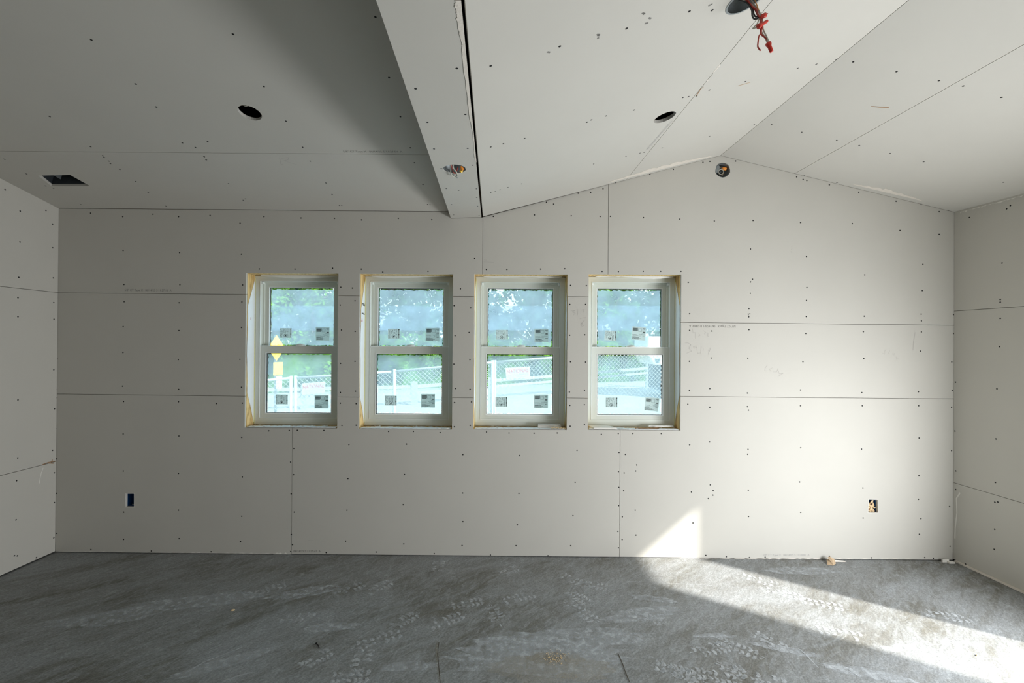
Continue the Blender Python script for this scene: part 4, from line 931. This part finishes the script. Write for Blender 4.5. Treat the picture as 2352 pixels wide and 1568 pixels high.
PRN = [(799,1355,.8),(867,1350,.9),(680,1419,.1),(927,1427,.9),(867,1470,.5),(723,1516,.9),(825,1530,1.6),(800,1556,.1),(612,1355,.7),
       (1005,1303,1.6),(1169,1311,.7),(1318,1332,-.7),(1325,1369,-.9),(1070,1386,.3),(1138,1410,-1.2),(1022,1427,.6),(1189,1373,.4),(1369,1345,-.3),(1332,1403,-.9),(1478,1417,-.5),
       (1797,1362,-.5),(1742,1332,-.6),(1885,1386,-.4),(1688,1485,-.7),(1763,1471,-.9),(1926,1454,-.3),(2164,1413,-.35),(1695,1540,-.6),(1640,1553,-.3),(1560,1545,-.6),(1546,1539,-.4),(1630,1492,.3),(1740,1556,-.4)]
for px, py, a in PRN: boot_print(px, py, a, random.uniform(.16, .27))
BZ = [0.00035]
def blob(px, py, ang, L, Wd, m_, name, z_=.0005):
    BZ[0] += .00004; z_ = BZ[0]
    c = fp(px, py); n = 30; ca, sa = math.cos(ang), math.sin(ang); pts = []
    for k in range(n):
        t = 2 * math.pi * k / n; rr = random.uniform(.75, 1.1); x, y = L * .5 * math.cos(t) * rr, Wd * .5 * math.sin(t) * rr
        pts.append((c.x + x * ca - y * sa, c.y + x * sa + y * ca))
    mb = MB(); mb.add([Vector((x, y, z_)) for x, y in pts] + [Vector((c.x, c.y, z_))], [(k, (k + 1) % n, n) for k in range(n)])
    return mb.build(name, m_, floor)
for px, py, a, L, Wd in ((1480,1410,.2,.5,.14),(1280,1470,.1,.9,.20),(1240,1510,0,.9,.3),(940,1530,.1,.30,.07),(1800,1490,-.3,.35,.05),(1840,1310,0,.5,.12),(700,1360,.3,.5,.12),(460,1380,.2,.8,.16),(520,1520,.5,.5,.08),(1990,1545,-.3,.4,.08),(1860,1505,0,.14,.02),
                         (240,1420,.2,.6,.15),(760,1440,.1,.3,.08),(1640,1460,0,.25,.04),(1500,1375,-.2,.3,.07),(2080,1485,-.1,.12,.05),(2050,1490,-.1,.12,.05)):
    blob(px, py, a, L, Wd, M['dust_thin'], 'dust_smear')
def streak(pts, wd, m_, name):
    m = MB(); q = [fp(*p) for p in pts]
    for i in range(len(q) - 1):
        d = (q[i + 1] - q[i]).normalized(); n = Vector((-d.y, d.x, 0)) * wd / 2
        m.add([q[i] + n + Z * .0016, q[i + 1] + n * .8 + Z * .0016, q[i + 1] - n * .8 + Z * .0016, q[i] - n + Z * .0016], [(0, 1, 2, 3)])
    return m.build(name, m_, floor)
for pts, wd in (([(420,1550),(470,1520),(560,1485)], .012), ([(510,1567),(545,1553),(582,1543)], .014), ([(1800,1487),(1835,1490),(1850,1502),(1880,1534)], .006), ([(1895,1531),(1950,1535),(1978,1555)], .022), ([(1590,1462),(1655,1461)], .010), ([(1400,1333),(1650,1345)], .004), ([(1745,1466),(1775,1480)], .02)):
    streak(pts, wd, M['dust'], 'dust_streak')
streak([(1004,1472),(1003,1490),(1006,1530),(1010,1567)], .016, M['sawdust'], 'dust_streak')
tag(streak([(1420,1502),(1430,1525),(1437,1545),(1446,1567)], .005, M['crackm'], 'floor_crack'), 'thin dark crack line in the concrete')
tag(streak([(1008,1475),(1005,1500),(1008,1535),(1011,1567)], .004, M['crackm'], 'floor_crack'), 'thin dark crack line in the concrete')
blob(1275, 1512, 0, .30, .10, M['sawdust'], 'sawdust_patch', .0009); blob(1302, 1553, 0, .12, .04, M['sawdust'], 'sawdust_patch', .0009)
blob(1265, 1535, 0, .6, .2, M['sawdust'], 'sawdust_patch', .0010)
m = MB()
for _ in range(70):
    c = fp(1275 + random.gauss(0, 14), 1510 + random.gauss(0, 7)); a = random.uniform(0, 3)
    m.obox((c.x, c.y, .0022), (math.cos(a), math.sin(a), 0), (-math.sin(a), math.cos(a), 0), Z, random.uniform(.002, .006), .002, .002)
tag(m.build('wood_crumbs', M['wood_chip']), 'scattered tan wood crumbs on the concrete at the bottom centre', 'wood crumbs', kind='stuff')
# kraft paper scrap at the wall base
c = fp(1903, 1289)
ks = empty('paper_scrap', (c.x, c.y, 0), label='small folded scrap of brown kraft paper at the base of the window wall', cat='paper scrap')
m = MB(); y_ = c.y - .006
m.add([(c.x - .045, y_ - .045, .002), (c.x - .012, y_ - .06, .003), (c.x + .006, y_ - .02, .030), (c.x - .018, y_ + .0, .018), (c.x - .02, y_ - .03, .012)], [(0, 1, 4), (1, 2, 4), (2, 3, 4), (3, 0, 4)])
m.add([(c.x - .010, y_ - .058, .004), (c.x + .02, y_ - .04, .008), (c.x + .032, y_ - .006, .024), (c.x + .004, y_ - .004, .040), (c.x - .014, y_ - .004, .034)], [(0, 1, 2, 3), (0, 3, 4)])
f = m.build('paper_fold', M['kraft'], ks); so = f.modifiers.new('thick', 'SOLIDIFY'); so.thickness = .0012
m = MB(); m.add([(c.x + .02, y_ - .008, .004), (c.x + .12, y_ - .004, .002), (c.x + .10, y_ + .002, .008), (c.x + .03, y_ + .0, .014)], [(0, 1, 2, 3)])
f = m.build('paper_strip', M['torn'], ks); so = f.modifiers.new('thick', 'SOLIDIFY'); so.thickness = .001
# litter
def pebble(px, py, l, w_, h, m_, name, label, cat):
    c = fp(px, py); mb = MB(); a = random.uniform(0, 1)
    n = 9; vs = []; 
    for hh, k in ((0, .8), (.5, 1.0), (1, .6)):
        for i in range(n):
            t = 2 * math.pi * i / n; rr = k * random.uniform(.8, 1.1); x, y = l / 2 * math.cos(t) * rr, w_ / 2 * math.sin(t) * rr
            vs.append((c.x + x * math.cos(a) - y * math.sin(a), c.y + x * math.sin(a) + y * math.cos(a), h * hh + .0006))
    fs = [(i + j * n, (i + 1) % n + j * n, (i + 1) % n + (j + 1) * n, i + (j + 1) * n) for j in (0, 1) for i in range(n)] + [tuple(range(n))[::-1], tuple(range(2 * n, 3 * n))]
    mb.add(vs, fs); return tag(mb.build(name, m_), label, cat)
pebble(535, 1402, .026, .014, .006, M['wood_chip'], 'wood_chip', 'single pale wood chip on the dark concrete below the left outlet box', 'wood chip')
m = MB(); A, Bb = fp(727, 1479), fp(733, 1489); A.z = Bb.z = .003
m.tube([A, (A + Bb) / 2 + Vector((.003, 0, .001)), Bb], .0022, sub=2); m.lathe(A, (A - Bb), [(.0022, 0), (.0050, .004), (.0005, .004)], 10)
tag(m.build('loose_screw', M['screw']), 'loose black drywall screw lying on the concrete floor', 'screw')
pebble(2243, 1505, .012, .006, .004, M['brown'], 'wood_chip', 'tiny dark wood chip on the sunlit concrete at the right', 'wood chip')
c = fp(2178, 1290)
m = MB(); m.box(c.x - .05, c.x - .005, c.y - .012, c.y - .002, .001, .022); m.box(c.x - .02, c.x + .02, c.y - .03, c.y - .014, .001, .012)
tag(m.build('drywall_scrap', M['gypsum']), 'broken bit of drywall on the floor in the right corner under the window wall', 'drywall scrap')
# pale plate strip along the foot of the right wall
MB().slab(right, [[(.02, .001), (e0, .001), (e0, .012), (.02, .012)]], -.004, .012).build('base_strip', M['torn'], wall_right)

# ------------------------------------------------------------------ outside
gy = YB + .05
def gz(x, y): return -.62 + max(0, (y - 8)) * .012
gm = MB(); nx, ny = 24, 30; X0, X1, Y0, Y1 = -40, 40, YR - 12, 70
vs = [(X0 + (X1 - X0) * i / nx, Y0 + (Y1 - Y0) * j / ny, 0) for j in range(ny + 1) for i in range(nx + 1)]
vs = [(x, y, gz(x, y)) for x, y, _ in vs]
gm.add(vs, [(j * (nx + 1) + i, j * (nx + 1) + i + 1, (j + 1) * (nx + 1) + i + 1, (j + 1) * (nx + 1) + i) for j in range(ny) for i in range(nx)])
tag(gm.build('ground', M['concrete_out']), kind='structure')
def vp(px, py, Y): return hit(px, py, Vector((0, Y, 0)), Vector((0, 1, 0)))
# chain-link fence: three panels on posts
def fence(pa, ya, pb, yb, label, ends=(1, 1), drop=1.75):
    A, Bb = vp(*pa, ya), vp(*pb, yb)
    d = Bb - A; L = math.hypot(d.x, d.y); u = d.normalized()
    root = empty('chain_link_fence', (A.x, A.y, gz(A.x, A.y)), label=label, cat='fence', group='temporary fence panels outside the windows')
    MB().tube([A, Bb], .021, 10, 1).build('top_rail', M['white_metal'], root)
    MB().tube([A - Z * drop, Bb - Z * drop], .02, 10, 1).build('bottom_rail', M['white_metal'], root)
    for Pp in [p for p, e in zip((A, Bb), ends) if e]:
        MB().tube([Pp + Z * .04, Vector((Pp.x, Pp.y, gz(Pp.x, Pp.y) - .02))], .026, 10, 1).build('post', M['white_metal'], root)
    m = MB(); h = drop; s_ = .078; r_ = .0042
    n = int((L + h) / s_)
    for k in range(n + 1):
        for sg in (1, -1):
            t0 = k * s_ - h if sg > 0 else k * s_; z0_ = 0.0
            a0, a1 = (t0, t0 + h) if sg > 0 else (t0, t0 - h)
            # diagonal from the bottom (a0) to the top (a1), clipped to the panel
            def pt(a): f = (a - a0) / (a1 - a0); return f
            lo, hi = max(0, min(a0, a1)), min(L, max(a0, a1))
            if hi - lo < .02: continue
            q = []
            for a in (lo, hi):
                f = pt(a); p = A + u * (a / L * d.length) - Z * (h * (1 - f)); q.append(p)
            m.tube(q, r_, 3, 1, False)
    tag(m.build('wire_mesh', M['white_metal'], root), kind='stuff') if False else m.build('wire_mesh', M['white_metal'], root)
    return root, A, Bb, u
fA = fence((560, 878), 7.3, (668, 868), 7.64, 'end panel of the chain-link fence, behind the yellow road sign')
fB = fence((679, 867.5), 7.68, (899, 853.4), 7.95, 'chain-link fence panel with a low red-lettered banner, seen in the leftmost window', (1, 0))
fC = fence((906, 852.5), 7.97, (1131, 832), 8.25, 'chain-link fence panel crossing the second window from the left')
fD = fence((1137, 831.5), 8.29, (1328, 816.5), 8.55, 'chain-link fence panel with a white banner, seen in the third window from the left')
fE = fence((1335, 816), 8.58, (1720, 786), 9.4, 'chain-link fence panel at the far right, seen in the rightmost window')
def banner(corners, Y0_, Y1_, word, label):
    (a, b, c_2, d_2) = corners
    A, Bb, Cc, Dd = vp(*a, Y0_), vp(*b, Y1_), vp(*c_2, Y1_), vp(*d_2, Y0_)
    u = (Bb - A).normalized(); up = (A - Dd).normalized(); n = u.cross(up); n = n if n.y < 0 else -n
    pl = Plane(Dd, u, up, n); W_, H_ = (Bb - A).length, (A - Dd).length
    o = empty('fence_banner', Dd, label=label, cat='banner')
    sh = pl.ab(Cc); tp = pl.ab(A); tb = pl.ab(Bb)
    MB().slab(pl, [[(0, 0), sh, tb, tp]], .006, .010).build('banner_sheet', M['sign_white'], o)
    t = text_mesh('lettering', word, pl, W_ * .05, H_ * .50, math.atan2(sh[1] + (tb[1] - tp[1]), W_ * 2), H_ * .34, W_ * .9, M['sign_red'], o, .0125)
    m = MB()
    for k in range(3):
        y = H_ * (.12 + .11 * k); m.slab(pl, [[(W_ * .1, y), (W_ * .9, y + sh[1] * .8), (W_ * .9, y + sh[1] * .8 + H_ * .04), (W_ * .1, y + H_ * .04)]], .0122, .0126)
    m.build('small_print', mat('pale_pink', (.66, .50, .50), .7), o)
banner([(693.5, 880), (747, 877), (747, 903), (694, 906)], 7.64, 7.71, 'NATIONAL', 'white banner with red lettering low on the fence in the leftmost window')
banner([(1161, 844.5), (1216.5, 841), (1217, 866.5), (1162.5, 870)], 8.26, 8.33, 'NATIONAL', 'white banner with red lettering on the fence in the third window from the left')
# low guard rail along the road
def rail_pt(px, py, Y): return vp(px, py, Y)
gr = empty('guard_rail', rail_pt(1000, 892, 15.5), label='pale low guard rail along the road behind the fence', cat='guard rail')
Ls = [(560, 896, 13.5), (945, 888, 15), (1260, 864, 18), (1490, 845, 21)]
for nm, dyy, hh in (('rail_beam', 0, .055), ('rail_beam', 16, .045)):
    m = MB(); q = [rail_pt(a, b + dyy * 14 / Y, Y) for a, b, Y in Ls]
    for i in range(len(q) - 1):
        d = q[i + 1] - q[i]; m.obox((q[i] + q[i + 1]) / 2, d, d.cross(Z), Z, d.length, .05, hh * 2)
    m.build(nm, M['rail_white'], gr)
for px, py, Y in ((1127, 874, 16.4), (952, 884, 15), (1488, 832, 21), (1280, 860, 18.2), (700, 892, 14)):
    p = rail_pt(px, py - 4, Y); MB().box(p.x - .09, p.x + .09, p.y - .06, p.y + .06, gz(p.x, p.y) - .02, p.z + .06).build('rail_post', M['rail_white'], gr)
# road sign: yellow diamond, plaque and small white plate on one post
Ys = 11.0
c0 = vp(634, 799, Ys); root = empty('road_sign', (c0.x, Ys, gz(c0.x, Ys)), label='yellow diamond road sign with a yellow plaque and white plate on its post', cat='road sign')
ob = Vector((math.cos(R(48)), math.sin(R(48)), 0)); pn = Vector((math.sin(R(48)), -math.cos(R(48)), 0))
ps = Plane(c0, ob, Z, pn); k = Ys / 1045
hz = 30 * k; hx = 20 * k / 1.055
MB().slab(ps, [[(-hx, 0), (0, -hz), (hx, 0), (0, hz)]], .03, .034).build('diamond_panel', M['sign_yellow'], root)
zc_ = vp(638, 846.5, Ys).z - c0.z; xw = 11 * k / 1.055; xo = 4 * k / 1.055
MB().slab(ps, [[(-xw + xo, zc_ - 15 * k), (xw + xo, zc_ - 15 * k), (xw + xo, zc_ + 15 * k), (-xw + xo, zc_ + 15 * k)]], .03, .034).build('plaque', M['sign_yellow'], root)
zc_ = vp(641, 878, Ys).z - c0.z; xw = 7 * k / 1.055; xo = 6.5 * k / 1.055
MB().slab(ps, [[(-xw + xo, zc_ - 15 * k), (xw + xo, zc_ - 15 * k), (xw + xo, zc_ + 15 * k), (-xw + xo, zc_ + 15 * k)]], .03, .034).build('white_plate', M['sign_white'], root)
MB().box(c0.x - .025, c0.x + .025, Ys - .025, Ys + .025, gz(c0.x, Ys) - .02, c0.z + hz * .9).build('sign_post', M['steel'], root)
# white van beyond the fence at the right
Yv = 17.0; va = vp(1487, 790, Yv); kx = Yv / 1045; g0 = gz(va.x, Yv)
vroot = empty('van', (va.x + 1.2, Yv + .9, g0), label='white van parked beyond the fence at the right of the rightmost window', cat='van')
x0v = va.x; top = vp(1500, 772, Yv).z; bt = vp(1500, 838, Yv).z
pr = [(x0v + .25, bt), (x0v + 4.6, bt), (x0v + 4.6, top), (x0v + .02, top), (x0v - .02, bt + (top - bt) * .35)]
m = MB(); m.slab(vplane(Yv), [pr], -1.9, 0); m.build('van_body', M['truck'], vroot, bevel=.06)
wx0, wx1 = vp(1505.5, 829, Yv).x, vp(1514.5, 829, Yv).x; wz0, wz1 = vp(1505, 833, Yv).z, vp(1505, 823.5, Yv).z
MB().slab(vplane(Yv), [[(wx0, wz0), (wx1, wz0), (wx1, wz1), (wx0, wz1)]], .002, .02).build('van_window', M['dark_glass'], vroot)
for wx in (x0v + .9, x0v + 3.9):
    MB().lathe((wx, Yv + .05, g0 + .36), (0, 1, 0), [(.001, 0), (.36, 0), (.36, .22), (.001, .22)], 24).build('wheel', M['rubber'], vroot)
MB().box(x0v + .5, x0v + 4.4, Yv + .25, Yv + 1.6, g0 + .3, bt + .02).build('chassis', M['dark_steel'], vroot)
# trees and hedge
rng = np.random.default_rng(3)
def leaves(centres, rad, n, size, name, material, root, squash=1.0, shell=.5):
    """leaf cards clustered on lobes of the crown"""
    cs = np.array([tuple(c) for c in centres]); rs = np.array(rad)
    idx = rng.integers(0, len(cs), n); d = rng.normal(size=(n, 3)); d /= np.linalg.norm(d, axis=1)[:, None]
    rr = rs[idx] * (shell + (1 - shell) * rng.random(n) ** .5)
    p = cs[idx] + d * rr[:, None] * np.array([1, 1, squash])
    a = rng.normal(size=(n, 3)); a /= np.linalg.norm(a, axis=1)[:, None]; b = np.cross(a, d); b /= (np.linalg.norm(b, axis=1)[:, None] + 1e-9)
    s = size * rng.uniform(.6, 1.4, n)[:, None]
    off = np.array(wloc(root))
    v = np.stack([p - a * s, p + b * s * .55, p + a * s, p - b * s * .55], 1).reshape(-1, 3) - off
    me = bpy.data.meshes.new(name); me.vertices.add(4 * n); me.vertices.foreach_set('co', v.ravel())
    me.loops.add(4 * n); me.loops.foreach_set('vertex_index', np.arange(4 * n, dtype=np.int32)); me.polygons.add(n)
    me.polygons.foreach_set('loop_start', np.arange(0, 4 * n, 4, dtype=np.int32)); me.update(calc_edges=True); me.validate()
    me.materials.append(material); o = bpy.data.objects.new(name, me); C.objects.link(o); o.parent = root; return o
def tree(px, Y, w_, zb_, zt_, m_, label, seed, n=9000, size=.13):
    random.seed(seed); p = vp(px, 700, Y); g = gz(p.x, Y); root = empty('tree', (p.x, Y, g), label=label, cat='tree', group='trees behind the road')
    tr = MB(); tr.tube([(p.x, Y, g - .05), (p.x + .1, Y, g + 1.2), (p.x - .1, Y + .1, (zb_ + zt_) / 2), (p.x, Y, zt_ - .8)], [.2, .16, .12, .07, .05], 8, 4)
    tr.build('trunk', M['bark'], root)
    for k in range(4):
        a = random.uniform(0, 6.28); zz_ = zb_ + (zt_ - zb_) * (.2 + .18 * k)
        MB().tube([(p.x, Y, zz_ - .6), (p.x + math.cos(a) * w_ * .25, Y + math.sin(a) * w_ * .25, zz_), (p.x + math.cos(a) * w_ * .42, Y + math.sin(a) * w_ * .42, zz_ + .7)], [.07, .05, .03], 6, 3).build('branch', M['bark'], root)
    cs, rs = [], []
    for k in range(34):
        t = random.random(); zz_ = zb_ + (zt_ - zb_) * t; hw_ = w_ * .5 * (1 - .45 * abs(2 * t - 1) ** 2)
        a = random.uniform(0, 6.28); rr = hw_ * math.sqrt(random.random()); cs.append((p.x + math.cos(a) * rr, Y + math.sin(a) * rr * .6, zz_)); rs.append(random.uniform(.5, .95) * w_ * .22)
    leaves(cs, rs, n, size, 'foliage', M[m_], root)
TR = [(470, 24.5, 4.6, -.3, 8.5, 'leaf_b', 'broad light green tree at the far left, seen in the leftmost window', 1),
      (720, 25.5, 4.6, -.3, 8.0, 'leaf_b', 'bushy tree behind the banner, filling the leftmost window', 2),
      (905, 30, 4.8, .0, 9.5, 'leaf_a', 'dark leafy tree filling the second window from the left', 3),
      (1070, 26.5, 4.2, .0, 9.0, 'leaf_c', 'blue-green tree standing between the second and third windows', 4),
      (1225, 31, 4.6, .2, 9.5, 'leaf_a', 'tall dark tree filling the third window from the left', 5),
      (1380, 28.5, 4.2, .2, 9.0, 'leaf_b', 'leafy tree left of the van, filling the rightmost window', 6),
      (1560, 31.5, 5.0, .2, 8.5, 'leaf_c', 'tree behind the van at the far right', 7),
      (230, 28, 5.5, -.3, 9.0, 'leaf_a', 'dark tree beyond the leftmost window, mostly hidden by its jamb', 8)]
for a in TR: tree(*a)
random.seed(11)
# hedge along the far side of the road
hA, hB = vp(520, 860, 17.5), vp(1480, 850, 24.5)
hroot = empty('hedge', (hA.x, hA.y, gz(hA.x, hA.y)), label='long clipped green hedge along the far side of the road', cat='hedge')
cs, rs = [], []
for k in range(120):
    t = random.random(); p = hA.lerp(hB, t); g = gz(p.x, p.y); cs.append((p.x + random.uniform(-.2, .2), p.y + random.uniform(-.3, .3), g + .75 + random.random() * (1.2 if t < .6 else .9))); rs.append(random.uniform(.45, .65))
leaves(cs, rs, 26000, .085, 'foliage', M['leaf_b'], hroot, shell=.7)
m = MB(); d = Vector((hB.x - hA.x, hB.y - hA.y, 0)); mid = (hA + hB) / 2
m.obox((mid.x, mid.y, gz(mid.x, mid.y) + .8), d, d.cross(Z), Z, d.length, .5, 1.9); m.build('hedge_core', M['leaf_a'], hroot)
# far bank of woods closes the view between the trees
random.seed(5)
wroot = empty('woods', (0, 36, 0), label='dense woods closing the view far behind the road', cat='woods', kind='stuff')
cs = [(random.uniform(-30, 24), random.uniform(37, 41), random.uniform(-.5, 9.5)) for _ in range(260)]; rs = [random.uniform(1.2, 2.0) for _ in cs]
o = leaves(cs, rs, 30000, .26, 'foliage', M['leaf_c'], wroot, shell=.6)

# daylight portals in the two openings of the right wall (they only guide the sampling of the sky)
for a, b in OPEN:
    L_ = bpy.data.lights.new('sky_portal', 'AREA'); L_.shape = 'RECTANGLE'; L_.size = b - a; L_.size_y = HEAD; L_.cycles.is_portal = True
    o = bpy.data.objects.new('sky_portal', L_); C.objects.link(o)
    c = right.w((a + b) / 2, HEAD / 2, -.16); n = right.n
    rot = n.to_track_quat('-Z', 'Z').to_euler(); o.location = c; o.rotation_euler = rot
